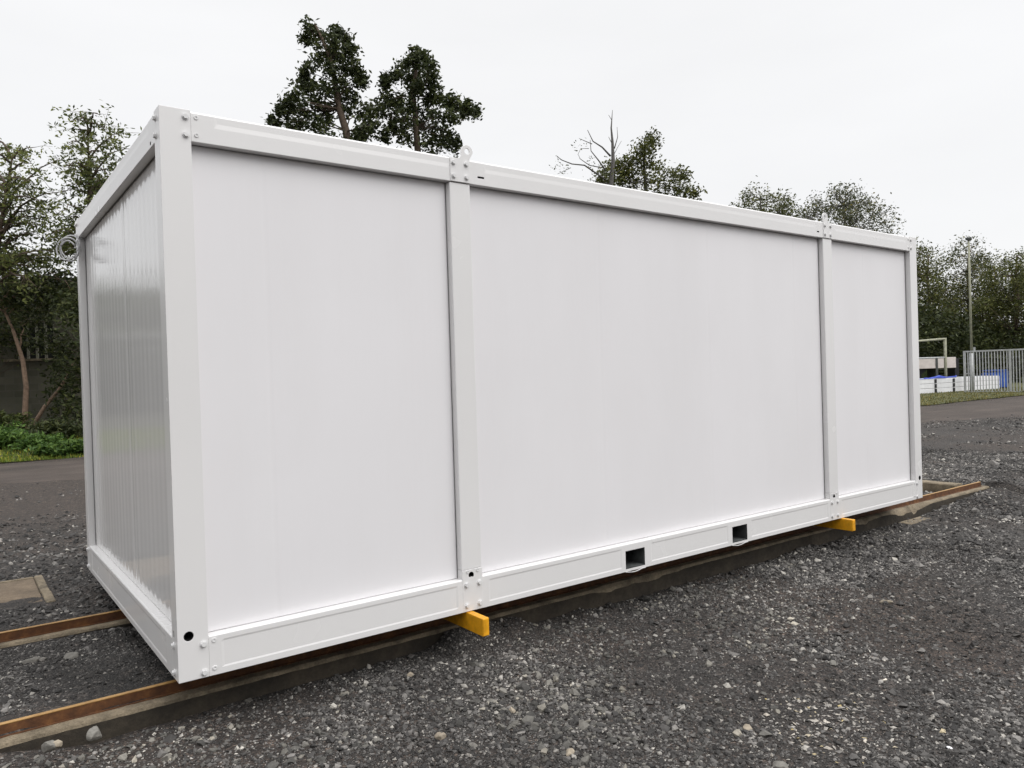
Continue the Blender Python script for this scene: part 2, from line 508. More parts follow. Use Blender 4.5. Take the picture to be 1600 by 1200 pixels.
def strip(name, xs, lo, hi, n, lift, mat):
    T = np.linspace(0, 1, n)
    X = np.repeat(xs[:, None], n, 1)
    Y = lo(xs)[:, None] * (1 - T) + hi(xs)[:, None] * T
    ed = np.minimum(T, 1 - T)[None, :] * np.ones_like(X)
    Z = gz(X, Y) + (lift + .045) * smooth(0, .16, ed + (.10 * (fbm(X * 1.3, Y * 1.3, 4) - .45) if name == 'dirt_track' else 0)) - .045
    if name != 'dirt_track': Z = gz(X, Y) + lift
    i = (np.arange(len(xs) - 1)[:, None] * n + np.arange(n - 1)[None, :]).ravel()
    o = raw_mesh(name, np.stack([X.ravel(), Y.ravel(), Z.ravel()], 1), np.stack([i, i + n, i + n + 1, i + 1], 1), mat, smooth=True)
    return tag(o, kind='structure')
strip('dirt_track', np.concatenate([np.arange(-40, -4, 1.0), np.arange(-4, 30, .25), np.arange(30, 70, 1.0)]), lambda x: road_near(x) - .5, lambda x: road_far(x) + .25, 40, .012, M['dirt'])
strip('grass_verge', np.concatenate([np.arange(-40, -6, 1.0), np.arange(-6, 40, .4), np.arange(40, 90, 1.5)]), lambda x: road_far(x) - .12, lambda x: road_far(x) + 5.0 + 7 * smooth(24, 34, x), 26, .03, M['verge'])
strip('woodland_floor', np.arange(-60, 110, 2.0), lambda x: road_far(x) + 4.8 + 7 * smooth(24, 34, x), lambda x: road_far(x) + 90, 30, .05, M['soil'])

# ------------------------------------------------------------------ the container
L, W, H = 6.785, 2.737, 2.521
PW, EW = .130, .100           # post width on the long side / on the short side
BT, TB = .182, .135           # bottom rail height, top rail height
RC = .046                     # recess of the panels
MIDS = ((1.478, 1.612), (5.165, 5.300))
cont = empty('office_container', (L / 2, W / 2, 0), 'long white flat-pack steel cabin container resting on yellow bars across the rails', 'container')

def cut(o, cutters, depth_axis, eps):
    """boolean the cutters out of o; the new inner faces get near-black painted shade"""
    dg = bpy.context.evaluated_depsgraph_get
    objs = []
    for c in cutters:
        co = c.build('cutter', M['dark']); objs.append(co)
        md = o.modifiers.new('cut', 'BOOLEAN'); md.object = co; md.operation = 'DIFFERENCE'; md.solver = 'EXACT'
    bpy.context.view_layer.update()
    me = bpy.data.meshes.new_from_object(o.evaluated_get(dg()))
    o.modifiers.clear()
    o.data = me
    if M['dark'].name not in [m.name for m in me.materials if m]:
        me.materials.append(M['dark'])
    di = [m.name for m in me.materials].index(M['dark'].name)
    off = world_of(o)
    for p in me.polygons:
        c = p.center + off
        if any(k(c) for k in eps): p.material_index = di
    for co in objs:
        m_ = co.data; bpy.data.objects.remove(co); bpy.data.meshes.remove(m_)

def bev(o, wd=.004, seg=2):
    m = o.modifiers.new('bevel', 'BEVEL'); m.width = wd; m.segments = seg; m.limit_method = 'ANGLE'; m.angle_limit = math.radians(40)
    return o

def disc_prof(cx, cz, r, n=20, flat=None):
    pr = []
    for k in range(n):
        a = 2 * math.pi * k / n
        x, z = cx + r * math.cos(a), cz + r * math.sin(a)
        if flat is not None and z < flat: z = flat
        pr.append((x, z))
    return pr

# hardware shared by the posts (bolt meshes are shared copies)
def bolt_mesh(kind):
    b = MB()
    if kind == 'hex':
        b.prism([(.0155 * math.cos(a), .0155 * math.sin(a)) for a in np.linspace(0, 2 * math.pi, 18, endpoint=False)], 0, -.003, 'y')
        b.prism([(.0115 * math.cos(a + .4), .0115 * math.sin(a + .4)) for a in np.linspace(0, 2 * math.pi, 6, endpoint=False)], -.003, -.012, 'y')
    else:
        ring = [(.0105 * math.cos(a), .0105 * math.sin(a)) for a in np.linspace(0, 2 * math.pi, 16, endpoint=False)]
        inn = [(.0045 * math.cos(a), .0045 * math.sin(a)) for a in np.linspace(0, 2 * math.pi, 16, endpoint=False)]
        n = 16
        vs = [(p, 0, q) for p, q in ring] + [(p * .9, -.0035, q * .9) for p, q in ring] + [(p, -.0035, q) for p, q in inn] + [(p, -.0008, q) for p, q in inn]
        fs = []
        for lv in range(3):
            fs += [(lv * n + i, lv * n + (i + 1) % n, (lv + 1) * n + (i + 1) % n, (lv + 1) * n + i) for i in range(n)]
        fs.append(tuple(range(3 * n, 4 * n)))
        b.add(vs, fs)
    o = b.build('bolt', M['bolt'])
    me = o.data; bpy.data.objects.remove(o)
    return me
HEX, CSK = bolt_mesh('hex'), bolt_mesh('csk')
def put_bolt(parent, x, z, kind='hex', face='front', name='bolt'):
    o = bpy.data.objects.new(name if kind == 'hex' else 'screw', HEX if kind == 'hex' else CSK)
    link(o, parent)
    off = world_of(parent)
    if face == 'front':
        o.location = Vector((x, 0, z)) - off; o.rotation_euler = (0, random.uniform(0, 1), 0)
    elif face == 'end':
        o.location = Vector((0, x, z)) - off; o.rotation_euler = (random.uniform(0, 1) * 0, 0, -math.pi / 2)
    elif face == 'back':
        o.location = Vector((x, W, z)) - off; o.rotation_euler = (0, 0, math.pi)
    else:
        o.location = Vector((L, x, z)) - off; o.rotation_euler = (0, 0, math.pi / 2)
    return o

# corner posts: angle-shaped columns running the full height
def corner_post(sx, sy):
    x0, x1 = (0, PW) if sx < 0 else (L - PW, L)
    y0, y1 = (0, EW) if sy < 0 else (W - EW, W)
    b = MB().box(x0, x1, y0, y1, 0, H + .004)
    o = b.build('corner_post', M['white'], cont)
    hx = .047 if sx < 0 else L - .047
    cyl = []; eps = []
    if sy < 0:
        cyl.append(MB().prism(disc_prof(hx, .198, .0205), -.02, .085, 'y'))
        eps.append(lambda c, hx=hx: abs(c.x - hx) < .03 and abs(c.z - .198) < .03 and c.y > .002 and c.y < .09)
    if sx < 0 and sy < 0:                        # narrow drain slot on the short side of the near post
        cyl.append(MB().box(-.02, .03, .060, .072, .188, .216))
        eps.append(lambda c: .055 < c.y < .08 and .18 < c.z < .22 and .001 < c.x < .04)
    if cyl:
        cut(o, cyl, 'y', eps)
    bev(o, .0045)
    if sy < 0:
        g = 1 if sx < 0 else -1
        ex = 0 if sx < 0 else L
        for zz in (H - .029, H - .108, .151, .025):
            put_bolt(o, ex + g * .108, zz)
        for zz in (H - .026, H - .104, .158, .033):
            put_bolt(o, ex + g * .153, zz, 'csk')
    if sx < 0:
        for zz in (H - .034, H - .112, .150, .030):
            put_bolt(o, .072 if sy < 0 else W - .06, zz, 'hex', 'end')
    return o
for sx in (-1, 1):
    for sy in (-1, 1):
        corner_post(sx, sy)

# rolled side rails. flush(): full section; recess(): pressed web
def bot_prof(rec):
    r = .0024 if rec else 0.0
    return [(.0, .0), (.0, .028), (r, .036), (r, .146), (.0, .155), (.0, BT - .006), (.006, BT), (.11, BT), (.11, 0)]
def top_prof(rec):
    r = .0016 if rec else 0.0
    return [(.11, H - TB), (.0, H - TB), (.0, H - .062), (r, H - .040), (r, H - .010), (r + .008, H), (.11, H)]
def loft(b, secs, mk):
    """secs: (position, profile) in order, all profiles of one length; a closed solid"""
    n = len(secs[0][1]); vs = []
    for p, pr in secs: vs += [mk(p, u, v) for u, v in pr]
    fs = [tuple(range(n)), tuple(range(len(vs) - 1, len(vs) - n - 1, -1))]
    for k in range(len(secs) - 1):
        fs += [(k * n + i, (k + 1) * n + i, (k + 1) * n + (i + 1) % n, k * n + (i + 1) % n) for i in range(n)]
    return b.add(vs, fs)
def side_rail(name, prof, x0, x1, plates, yback=False):
    secs = []
    for a, c in sorted(plates):
        if a > x0 + .01: secs += [(a - .012, prof(True)), (a, prof(False))]
        else: secs += [(x0, prof(False))]
        if c < x1 - .01: secs += [(c, prof(False)), (c + .012, prof(True))]
        else: secs += [(x1, prof(False))]
    if not plates: secs = [(x0, prof(True)), (x1, prof(True))]
    b = loft(MB(), secs, (lambda p, u, v: (p, W - u, v)) if yback else (lambda p, u, v: (p, u, v)))
    return b.build(name, M['white'], cont)
FP = ((2.742, 2.920), (3.850, 4.027))
plates_b = [(PW, PW + .055), (MIDS[0][0] - .03, MIDS[0][1] + .04), (FP[0][0] - .035, FP[0][1] + .06), (FP[1][0] - .05, FP[1][1] + .05), (MIDS[1][0] - .03, MIDS[1][1] + .04), (L - PW - .055, L - PW)]
plates_t = [(PW, PW + .10), (MIDS[0][0] - .0, MIDS[0][1] + .1), (MIDS[1][0] - .1, MIDS[1][1] + .05), (L - PW - .06, L - PW)]
br_ = side_rail('base_rail', bot_prof, PW, L - PW, plates_b)
cutters, eps = [], []
for a, c in FP:
    cutters.append(MB().box(a, c, -.05, .2, .019, .134))
    eps.append(lambda q, a=a, c=c: a - .001 < q.x < c + .001 and .015 < q.z < .136 and .003 < q.y < .115)
cut(br_, cutters, 'y', eps)
bev(br_, .0015, 1)
side_rail('base_rail', bot_prof, PW, L - PW, [], True)
tr_ = side_rail('roof_rail', top_prof, PW, L - PW, plates_t)
cut(tr_, [MB().box(1.665, 1.709, -.02, .03, 2.4255, 2.4345), MB().box(5.075, 5.108, -.02, .03, 2.4255, 2.4345)], 'y',
    [lambda q: (1.66 < q.x < 1.715 or 5.07 < q.x < 5.115) and .001 < q.y < .04 and 2.42 < q.z < 2.44])
bev(tr_, .0025, 2)
side_rail('roof_rail', top_prof, PW, L - PW, [], True)
# short-side rails
def end_rail(name, prof, right, lo, hi, slots=False):
    secs = [(lo, prof(False)), (lo + .12, prof(False)), (lo + .135, prof(True)), (hi - .135, prof(True)), (hi - .12, prof(False)), (hi, prof(False))]
    b = loft(MB(), secs, (lambda p, u, v: (L - u, p, v)) if right else (lambda p, u, v: (u, p, v)))
    o = b.build(name, M['white'], cont)
    if slots:
        cut(o, [MB().box(-.02, .03, .178, .198, 2.398, 2.412), MB().box(-.02, .03, W - .165, W - .155, 2.398, 2.41)], 'x',
            [lambda q: (.17 < q.y < .205 or W - .17 < q.y < W - .15) and .001 < q.x < .04 and 2.39 < q.z < 2.42])
    return bev(o, .0025, 2)
for right in (False, True):
    end_rail('base_rail', bot_prof, right, EW, W - EW)
    end_rail('roof_rail', top_prof, right, EW, W - EW, not right)

# intermediate posts, with the bolted connection plates above and below
for (a, c), slot in zip(MIDS, (1, -1)):
    b = MB().box(a, c, .0035, .105, BT + .050, H - TB - .003)
    mpost = b.build('intermediate_post', M['white'], cont, .005)
    mx_ = (a + c) / 2
    # upper plate carries the lifting eye in the same sheet
    pr = [(a + .004, H - TB + .002), (c - .004, H - TB + .002), (c - .004, H - .004), (c - .006, H + .012)]
    ex, ez, er = mx_ + .050, H + .040, .0385
    if slot < 0: ex = mx_ - .035
    pr = [(a + .003, H - TB + .001), (c - .003, H - TB + .001), (c - .003, H - .004)]
    right_x = min(ex + er, c - .003)
    pr += [(max(right_x, ex + er), H - .003)] if slot < 0 else []
    pr += [(ex + er * math.cos(t), ez + er * math.sin(t)) for t in np.linspace(0, math.pi, 15)]
    if ex - er > a + .02:
        pr += [(ex - er - .002, H + .018), (ex - er - .010, H + .004), (ex - er - .024, H - .003)]
    pr += [(a + .003, H - .004)]
    pl = MB().prism(pr, -.0045, .0055, 'y').build('lifting_lug', M['white'], cont)
    cut(pl, [MB().prism(disc_prof(ex, ez + .003, .0165, 18), -.03, .03, 'y')], 'y', [lambda q: False])
    bev(pl, .0012, 1)
    for dx in (.024, -.026):
        for zz in (H - .030, H - .104):
            px = (a + .024) if dx > 0 else (c - .026)
            bo = put_bolt(pl, px, zz); bo.location.y -= .0045
    # lower plate with the round drain hole
    pb = MB().box(a, c, -.0008, .1046, .0015, BT + .0495).build('connection_plate', M['white'], cont)
    hx = mx_ - .008
    cut(pb, [MB().prism(disc_prof(hx, .200, .0165, 20, .190), -.03, .07, 'y')], 'y',
        [lambda q, hx=hx: abs(q.x - hx) < .022 and .18 < q.z < .222 and .001 < q.y < .08])
    bev(pb, .0012, 1)
    for px in (a + .026, c - .022):
        for zz in (.150, .035):
            bo = put_bolt(pb, px, zz); bo.location.y -= .0008
    for px in (a + .036, c - .032):
        bo = put_bolt(pb, px, .222, 'csk'); bo.location.y -= .0008
    # the opposite side
    MB().box(a, c, W - .105, W - .0035, BT + .001, H - TB - .001).build('intermediate_post', M['white'], cont, .005)

# fork pockets: steel tubes through the base with a dented lower lip
for a, c in FP:
    b = MB()
    t = .004
    b.box(a - t, a - .0005, .1105, W - .111, .015, .138)
    b.box(c + .0005, c + t, .1105, W - .111, .015, .138)
    b.box(a - t, c + t, .1105, W - .111, .1385, .142)
    b.box(a - t, c + t, .1105, W - .111, .0105, .0145)
    b.box(a + .0005, c - .0005, .007, .1105, .0195, .0215)
    b.box(c - .0035, c - .0008, .007, .1105, .0218, .1335)
    fp = b.build('fork_pocket', M['pocket'], cont)
    n = 12
    up, lo = [], []
    for k in range(n + 1):
        s_ = k / n
        x = a - .004 + (c - a + .008) * s_
        sag = .010 * math.sin(math.pi * min(1, s_ * 1.15)) ** 1.2 if s_ < .87 else .004 * (1 - s_)
        up.append((x, .002 - sag)); lo.append((x, -.002 - sag))
    MB().prism(up + lo[::-1], -.002, .004, 'y').build('pocket_lip', M['white'], fp)

# wall panels: fine vertical ribs and tongue joints, set back in the frame
def ribbed(u0, u1, z0, z1, depth, amp, pitch, joints, axis, mat, sign=1, seed=0, jd=.0016):
    step = pitch / 4
    us = np.arange(u0, u1 + 1e-6, step)
    r = np.random.default_rng(seed)
    ph = 2 * np.pi * us / pitch
    d = depth + sign * (-amp * (.5 + .5 * np.cos(ph)) * (0.5 + .9 * np.repeat(r.random(len(us) // 4 + 2), 4)[:len(us)]))
    slow = .0012 * np.sin(us * 2.1 + seed) + .0005 * np.sin(us * 7.3 + seed * 2)
    d = d + slow
    for j in joints:
        d = d + sign * jd * np.exp(-((us - j) / .006) ** 2)
    zs = np.array([z0, z0 + .004, z1 - .004, z1])
    U, Z = np.meshgrid(us, zs)
    D = np.repeat(d[None, :], 4, 0)
    P = np.stack([U, D, Z], -1) if axis == 'x' else np.stack([D, U, Z], -1)
    n = len(us)
    i = (np.arange(3)[:, None] * n + np.arange(n - 1)[None, :]).ravel()
    Fc = np.stack([i, i + 1, i + n + 1, i + n], 1)
    if axis == 'y': Fc = Fc[:, ::-1]
    if sign < 0: Fc = Fc[:, ::-1]
    o = raw_mesh('wall_panel', P.reshape(-1, 3), Fc, mat, cont, smooth=True)
    so = o.modifiers.new('thickness', 'SOLIDIFY'); so.thickness = .05; so.offset = -1
    return o
bays = ((PW + .003, MIDS[0][0] - .0035), (MIDS[0][1] + .003, MIDS[1][0] - .0035), (MIDS[1][1] + .003, L - PW - .0035))
for k, (a, c) in enumerate(bays):
    js = [x for x in np.arange(.46, 7, 1.08) if a + .05 < x < c - .05]
    ribbed(a, c, BT + .002, H - TB - .004, RC, .0001, .04, js, 'x', M['panel'], 1, k)
    ribbed(a, c, BT + .002, H - TB - .004, W - RC, .00035, .04, js, 'x', M['panel'], -1, k + 9)
ribbed(EW + .003, W - EW - .007, BT + .002, H - TB - .004, RC, .0013, .105, [1.18, 2.26], 'y', M['endpanel'], 1, 5, .004)
ribbed(EW + .003, W - EW - .003, BT + .002, H - TB - .004, L - RC, .0016, .052, [1.18, 2.26], 'y', M['endpanel'], -1, 6)
for a, c in bays:
    MB().box(c + .0003, c + .0026, .0455, .10, BT + .003, H - TB - .005).build('gasket', M['gasket'], cont)
MB().box(.041, .10, W - EW - .0078, W - EW - .0030, BT + .003, H - TB - .005).build('gasket', M['gasket'], cont)
MB().box(.041, .10, EW + .003, W - EW - .010, H - TB - .0045, H - TB + .003).build('gasket', M['gasket'], cont)
MB().box(.112, L - .112, .112, W - .112, H - .06, H - .012).build('roof', M['white'], cont)
MB().box(.112, L - .112, .112, W - .112, .143, .17).build('floor', M['pocket'], cont)
# ------------------------------------------------------------------ coil of cable at the far upper corner
cl = empty('cable_coil', (-.06, W + .02, H - .32), 'coil of grey cable hanging from the upper corner of the white container', 'cable coil')
b = MB()
pts = []
r0 = np.random.default_rng(3)
v_ = pix_ray(107, 388); ctr = CAM + v_ * ((W - .10 - CAM[1]) / v_[1])
uu = RGT * [1, 1, 0]; uu = uu / np.linalg.norm(uu)
for k in range(3 * 28 + 1):
    a = 2 * math.pi * k / 28
    R = .074 + .010 * math.sin(a * .37 + 1) + .005 * math.sin(a * 1.7)
    n_ = np.array([-uu[1], uu[0], 0])
    pts.append(ctr + uu * R * math.cos(a) * .95 + np.array([0, 0, 1]) * R * math.sin(a) * 1.08 + n_ * (.02 * math.sin(a * .21 + .3)) + uu * .006 * math.sin(a * .6))
tail = [pts[-1], np.array([.0, W - .02, 2.325]) + [-.012, 0, 0], np.array([-.006, W - EW * .6, 2.365]), np.array([.02, W - EW - .012, 2.378]), np.array([.05, W - EW - .02, 2.38])]
b.tube(pts, .0048, 8)
b.build('cable', M['cable'], cl)
MB().tube(tail, .0062, 8).build('cable_tail', M['cable'], cl)
loop = [ctr + uu * (-.055 + .10 * s) + np.array([0, 0, 1]) * (.02 + .035 * math.sin(math.pi * s)) for s in np.linspace(0, 1, 12)]
MB().tube(loop, .006, 8).build('cable_end', M['cable'], cl)

# ------------------------------------------------------------------ rails on their concrete beams
def jag_beam(name, x0, x1, y0, y1, z0, z1, label, seed, step=.04, broken=()):
    xs = np.arange(x0, x1 + 1e-6, step); n = len(xs)
    f = (fbm(xs * 4 + seed, xs * 0 + seed, 4) - .47)
    f2 = (fbm(xs * 9 + seed, xs * 0 + seed + 3, 3) - .44)
    f3 = np.random.default_rng(seed).uniform(-1, 1, n)
    yf = y0 + .005 * f + .004 * f2; zt = z1 + .006 * f2 + .0012 * f3
    ch = .006 + .014 * np.clip(f2 - .08, 0, 1) + .0025 * np.abs(f3)
    for bx, bw, bd in broken:                   # bites broken out of the front edge
        k = np.exp(-((xs - bx) / bw) ** 4)
        ch = ch + bd * k * (.35 + .65 * np.round(3 * np.abs(np.repeat(f3[::2], 2)[:n])) / 3)
    rows = [(yf, np.full(n, z0)), (yf - .004, z1 - ch * 1.1 - .01), (yf + ch * .15, z1 - ch * .8), (yf + ch * .9, zt), (np.full(n, y1 - .012) , zt + .002), (np.full(n, y1), z1 - .012 + 0 * xs), (np.full(n, y1), np.full(n, z0))]
    V = np.concatenate([np.stack([xs, a, c], 1) for a, c in rows]); R = len(rows)
    i = (np.arange(R - 1)[:, None] * n + np.arange(n - 1)[None, :]).ravel()
    Fc = np.stack([i, i + 1, i + n + 1, i + n], 1)
    o = raw_mesh(name, V, Fc, M['concrete'])
    bm = bmesh.new(); bm.from_mesh(o.data); bm.verts.ensure_lookup_table()
    for k in (0, n - 1):
        bm.faces.new([bm.verts[k + q * n] for q in range(R)])
    for fc in bm.faces: fc.smooth = False
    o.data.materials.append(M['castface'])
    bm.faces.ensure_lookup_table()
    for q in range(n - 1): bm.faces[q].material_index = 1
    bmesh.ops.recalc_face_normals(bm, faces=bm.faces); bm.to_mesh(o.data); bm.free()
    return tag(o, label, 'concrete beam')
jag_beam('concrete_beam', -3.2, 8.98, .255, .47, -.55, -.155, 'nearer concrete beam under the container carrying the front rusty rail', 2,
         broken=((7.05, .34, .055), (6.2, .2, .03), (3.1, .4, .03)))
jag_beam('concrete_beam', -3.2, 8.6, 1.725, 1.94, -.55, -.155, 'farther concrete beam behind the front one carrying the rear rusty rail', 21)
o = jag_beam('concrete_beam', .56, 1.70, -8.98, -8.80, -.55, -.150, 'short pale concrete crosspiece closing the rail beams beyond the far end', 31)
o.rotation_euler.z = math.radians(90)
for v in o.data.vertices:                       # run it along y at the rail ends
    pass
o.location = (0, 0, 0)
MB().box(6.75, 7.32, .10, .235, -.5, -.265).build('concrete_footing', M['concrete'], None, .012)
tag(bpy.data.objects['concrete_footing'], 'low concrete step along the front beam beside the broken edge', 'footing')

def rail(y, x0, x1, label):
    t = empty('steel_rail', ((x0 + x1) / 2, y, -.155), label, 'rail', 'rusty rails on the concrete beams')
    b = MB()
    b.prism([(y - .022, -.1545), (y + .026, -.1545), (y + .026, -.149), (y + .011, -.146), (y + .011, -.1045), (y - .011, -.1045), (y - .011, -.149), (y - .022, -.150)], x0, x1, 'x')
    b.build('rail_web', M['rust'], t)
    MB().prism([(y - .0125, -.1043), (y + .0125, -.1043), (y + .0125, -.1012), (y + .0105, -.1005), (y - .0105, -.1005), (y - .0125, -.1012)], x0, x1, 'x').build('rail_head', M['railtop'], t)
rail(.335, -3.2, 8.90, 'rusty steel rail on the nearer concrete beam, running under the front of the container')
rail(1.80, -3.2, 8.55, 'rusty steel rail on the farther concrete beam, left of the container')

for x, y0, x1, lab in ((1.500, -.155, 1.543, 'yellow painted steel bar sticking out under the nearer intermediate post'), (5.325, -.100, 5.372, 'yellow painted steel bar sticking out under the far intermediate post')):
    t = empty('support_bar', ((x + x1) / 2, 1.3, -.1), lab, 'support bar', 'yellow bars between rails and container')
    yb = W + .12
    MB().box(x, x1, y0, yb, -.0995, -.0025).build('bar', M['yellow'], t, .004)
    MB().box(x + .004, x1 - .004, y0 - .0025, y0 + .0005, -.095, -.007).build('end_cap', M['yellow'], t, .001)

# covered pit beside the rails
sl = empty('inspection_cover', (-.9, 3.57, -.15), 'brown concrete inspection cover with a pale kerb set in the gravel', 'inspection cover')
zc = float(gz(-.4, 3.3, False)) + .014
q_tr, q_br = at_z(64, 899, zc), at_z(92, 939, zc)
xr_, yn, yf_ = (q_tr[0] + q_br[0]) / 2, q_br[1], q_tr[1]
MB().box(xr_ - 1.5, xr_ - .064, yn + .042, yf_ - .042, zc - .3, zc - .004).build('cover_slab', M['slab'], sl, .01)
kb = MB()
kb.box(xr_ - .06, xr_, yn, yn + .33, zc - .3, zc + .010); kb.box(xr_ - .062, xr_ - .004, yn + .338, yf_, zc - .3, zc + .006)
kb.box(xr_ - 1.55, xr_ - .064, yf_ - .04, yf_, zc - .3, zc + .003); kb.box(xr_ - 1.55, xr_ - .062, yn, yn + .038, zc - .3, zc + .001)
kb.build('kerb_frame', M['concrete'], sl, .012)
COVER = (xr_ - 1.6, xr_ + .02, yn - .02, yf_ + .02)

# ------------------------------------------------------------------ gravel: one heap of stones nobody could count
def blocked(x, y):
    r = (x > -3.2) & (x < 9.0) & (((y > .23) & (y < .48)) | ((y > 1.70) & (y < 1.96)))
    r |= (x > 8.75) & (x < 9.0) & (y > .3) & (y < 1.75)
    r |= (x > COVER[0]) & (x < COVER[1]) & (y > COVER[2]) & (y < COVER[3])
    return r
OCT = np.array([(1, 0, 0), (-1, 0, 0), (0, 1, 0), (0, -1, 0), (0, 0, 1), (0, 0, -1)], float)
OCF = np.array([(0, 2, 4), (2, 1, 4), (1, 3, 4), (3, 0, 4), (2, 0, 5), (1, 2, 5), (3, 1, 5), (0, 3, 5)])
CUB = np.array([(x, y, z) for z in (-1, 1) for y in (-1, 1) for x in (-1, 1)], float) * .72
CUF = np.array([(0, 2, 3), (0, 3, 1), (4, 5, 7), (4, 7, 6), (0, 1, 5), (0, 5, 4), (2, 6, 7), (2, 7, 3), (0, 4, 6), (0, 6, 2), (1, 3, 7), (1, 7, 5)])
_g = (1 + 5 ** .5) / 2
ICO = np.array([(-1, _g, 0), (1, _g, 0), (-1, -_g, 0), (1, -_g, 0), (0, -1, _g), (0, 1, _g), (0, -1, -_g), (0, 1, -_g), (_g, 0, -1), (_g, 0, 1), (-_g, 0, -1), (-_g, 0, 1)]) / 1.9
ICF = np.array([(0, 11, 5), (0, 5, 1), (0, 1, 7), (0, 7, 10), (0, 10, 11), (1, 5, 9), (5, 11, 4), (11, 10, 2), (10, 7, 6), (7, 1, 8), (3, 9, 4), (3, 4, 2), (3, 2, 6), (3, 6, 8), (3, 8, 9), (4, 9, 5), (2, 4, 11), (6, 2, 10), (8, 6, 7), (9, 8, 1)])
def stones(px, py, size, T, Fq, seed):
    r = np.random.default_rng(seed); n = len(px)
    V = T[None] + r.normal(0, .20, (n, len(T), 3))
    sc = size[:, None] * r.uniform(.65, 1.35, (n, 3)) * np.array([1, 1, .72])
    V = V * sc[:, None, :]
    a = r.uniform(0, 6.283, n); ca, sa = np.cos(a), np.sin(a)
    tl = r.normal(0, .35, n); ct, st = np.cos(tl), np.sin(tl)
    X, Y, Z = V[..., 0], V[..., 1], V[..., 2]
    Y, Z = Y * ct[:, None] - Z * st[:, None], Y * st[:, None] + Z * ct[:, None]
    X, Y = X * ca[:, None] - Y * sa[:, None], X * sa[:, None] + Y * ca[:, None]
    z0 = gz(px, py) + size * r.uniform(-.05, .35, n)
    P = np.stack([X + px[:, None], Y + py[:, None], Z + z0[:, None]], -1)
    Fc = Fq[None] + (np.arange(n) * len(T))[:, None, None]
    return P.reshape(-1, 3), Fc.reshape(-1, 3)
def scatter(n, xr, yr, dens, seed):
    r = np.random.default_rng(seed)
    x = r.uniform(*xr, n); y = r.uniform(*yr, n)
    # keep what the yard camera could see
    v = np.stack([x, y, 0 * x - .27], 1) - CAM
    q = v @ DIR; u = v @ RGT
    keep = (q > .8) & (np.abs(u) < q * .80 + .6) & (r.random(n) < dens(x, y)) & ~blocked(x, y)
    keep &= ~((x > .25) & (x < L) & (y > .9) & (y < W + .2))
    return x[keep], y[keep], r
def dens_a(x, y):
    thin = 1 - .55 * smooth(1.6, 2.4, y) * (x < 3) - .40 * smooth(4.5, 8.5, y) - .55 * smooth(9.5, 13, x) * smooth(0, 3, y)
    d = .07 + .93 * smooth(.43, .60, fbm(x * .85 + 4, y * .85 + 8, 5))
    d = d + .6 * np.exp(-(((x - .8) / 1.1) ** 2 + ((y + 1.1) / .7) ** 2))
    d = d * (1 + .5 * smooth(-1.2, -.2, y) * (y < .25) * (x > -1))
    return np.clip(d * np.maximum(thin, .06), 0, 1)
Vs, Fs, off = [], [], 0
def push(V, Fc):
    global off
    Vs.append(V); Fs.append(Fc + off); off += len(V)
specs = [  # n, x range, y range, median size, sigma, template
    (560000, (-2.2, 6.5), (-3.4, 1.7), .0046, .42, 'o'),
    (42000, (-2.5, 8.5), (-3.4, 4.5), .0105, .38, 'c'),
    (1500, (-2.5, 9), (-3.2, 5), .019, .28, 'c'),
    (380000, (2.5, 14), (-6, 5.5), .0075, .45, 'o'),
    (150000, (5, 24), (-10, 11), .014, .45, 'o'),
    (14000, (-6, 24), (2, 12), .018, .5, 'o'),
    (80000, (-5, 2.2), (1.9, 11.6), .011, .5, 'o'),
]
for k, (n, xr, yr, med, sg, tp) in enumerate(specs):
    x, y, r = scatter(n, xr, yr, (lambda a, b_: np.clip(dens_a(a, b_) + .18, 0, 1)) if k in (0, 3) else dens_a, 100 + k)
    s = np.minimum(med * np.exp(r.normal(0, sg, len(x))), np.where(y > 1.9, .0036, .0050) * np.hypot(x + .76, y + 3.53))
    ok = y < road_near(x) - 1.0 + 3.2 * np.random.default_rng(k).random(len(y)) ** 2
    T, Q = (OCT, OCF) if tp == 'o' else (ICO, ICF)
    push(*stones(x[ok], y[ok], s[ok], T, Q, 200 + k))
gv = raw_mesh('gravel', np.concatenate(Vs), np.concatenate(Fs), M['stones'])
tag(gv, kind='stuff')

# coarser pale stones thrown up along the beam and in the near foreground
Vs, Fs, off = [], [], 0
def dens_b(x, y):
    d = np.exp(-(((x - .55) / 1.15) ** 2 + ((y + 1.15) / .62) ** 2)) + .8 * np.exp(-(((x - 2.6) / .9) ** 2 + ((y + .75) / .35) ** 2)) + .35 * np.exp(-((y - .02) / .16) ** 2) * (x < 7)
    return np.clip(1.1 * d * smooth(.36, .56, fbm(x * 2.3 + 1, y * 2.3 + 5, 4)), 0, 1)
for k, (n, med, sg) in enumerate(((46000, .0085, .40), (4200, .0155, .30))):
    x, y, r = scatter(n, (-1.6, 6.5), (-2.9, .24), dens_b, 150 + k)
    s_ = np.minimum(med * np.exp(r.normal(0, sg, len(x))), .0075 * np.hypot(x + .76, y + 3.53))
    push(*stones(x, y, s_, ICO, ICF, 250 + k))
M['pale_stones'] = stone_mat('pale_grey_stones', [(0, (.035, .034, .032)), (.45, (.095, .092, .084)), (.85, (.17, .162, .145)), (1, (.34, .315, .265))])
tag(raw_mesh('coarse_gravel', np.concatenate(Vs), np.concatenate(Fs), M['pale_stones']), kind='stuff')

x = rng.normal(2.55, .38, 700); y = rng.normal(-1.98, .22, 700)
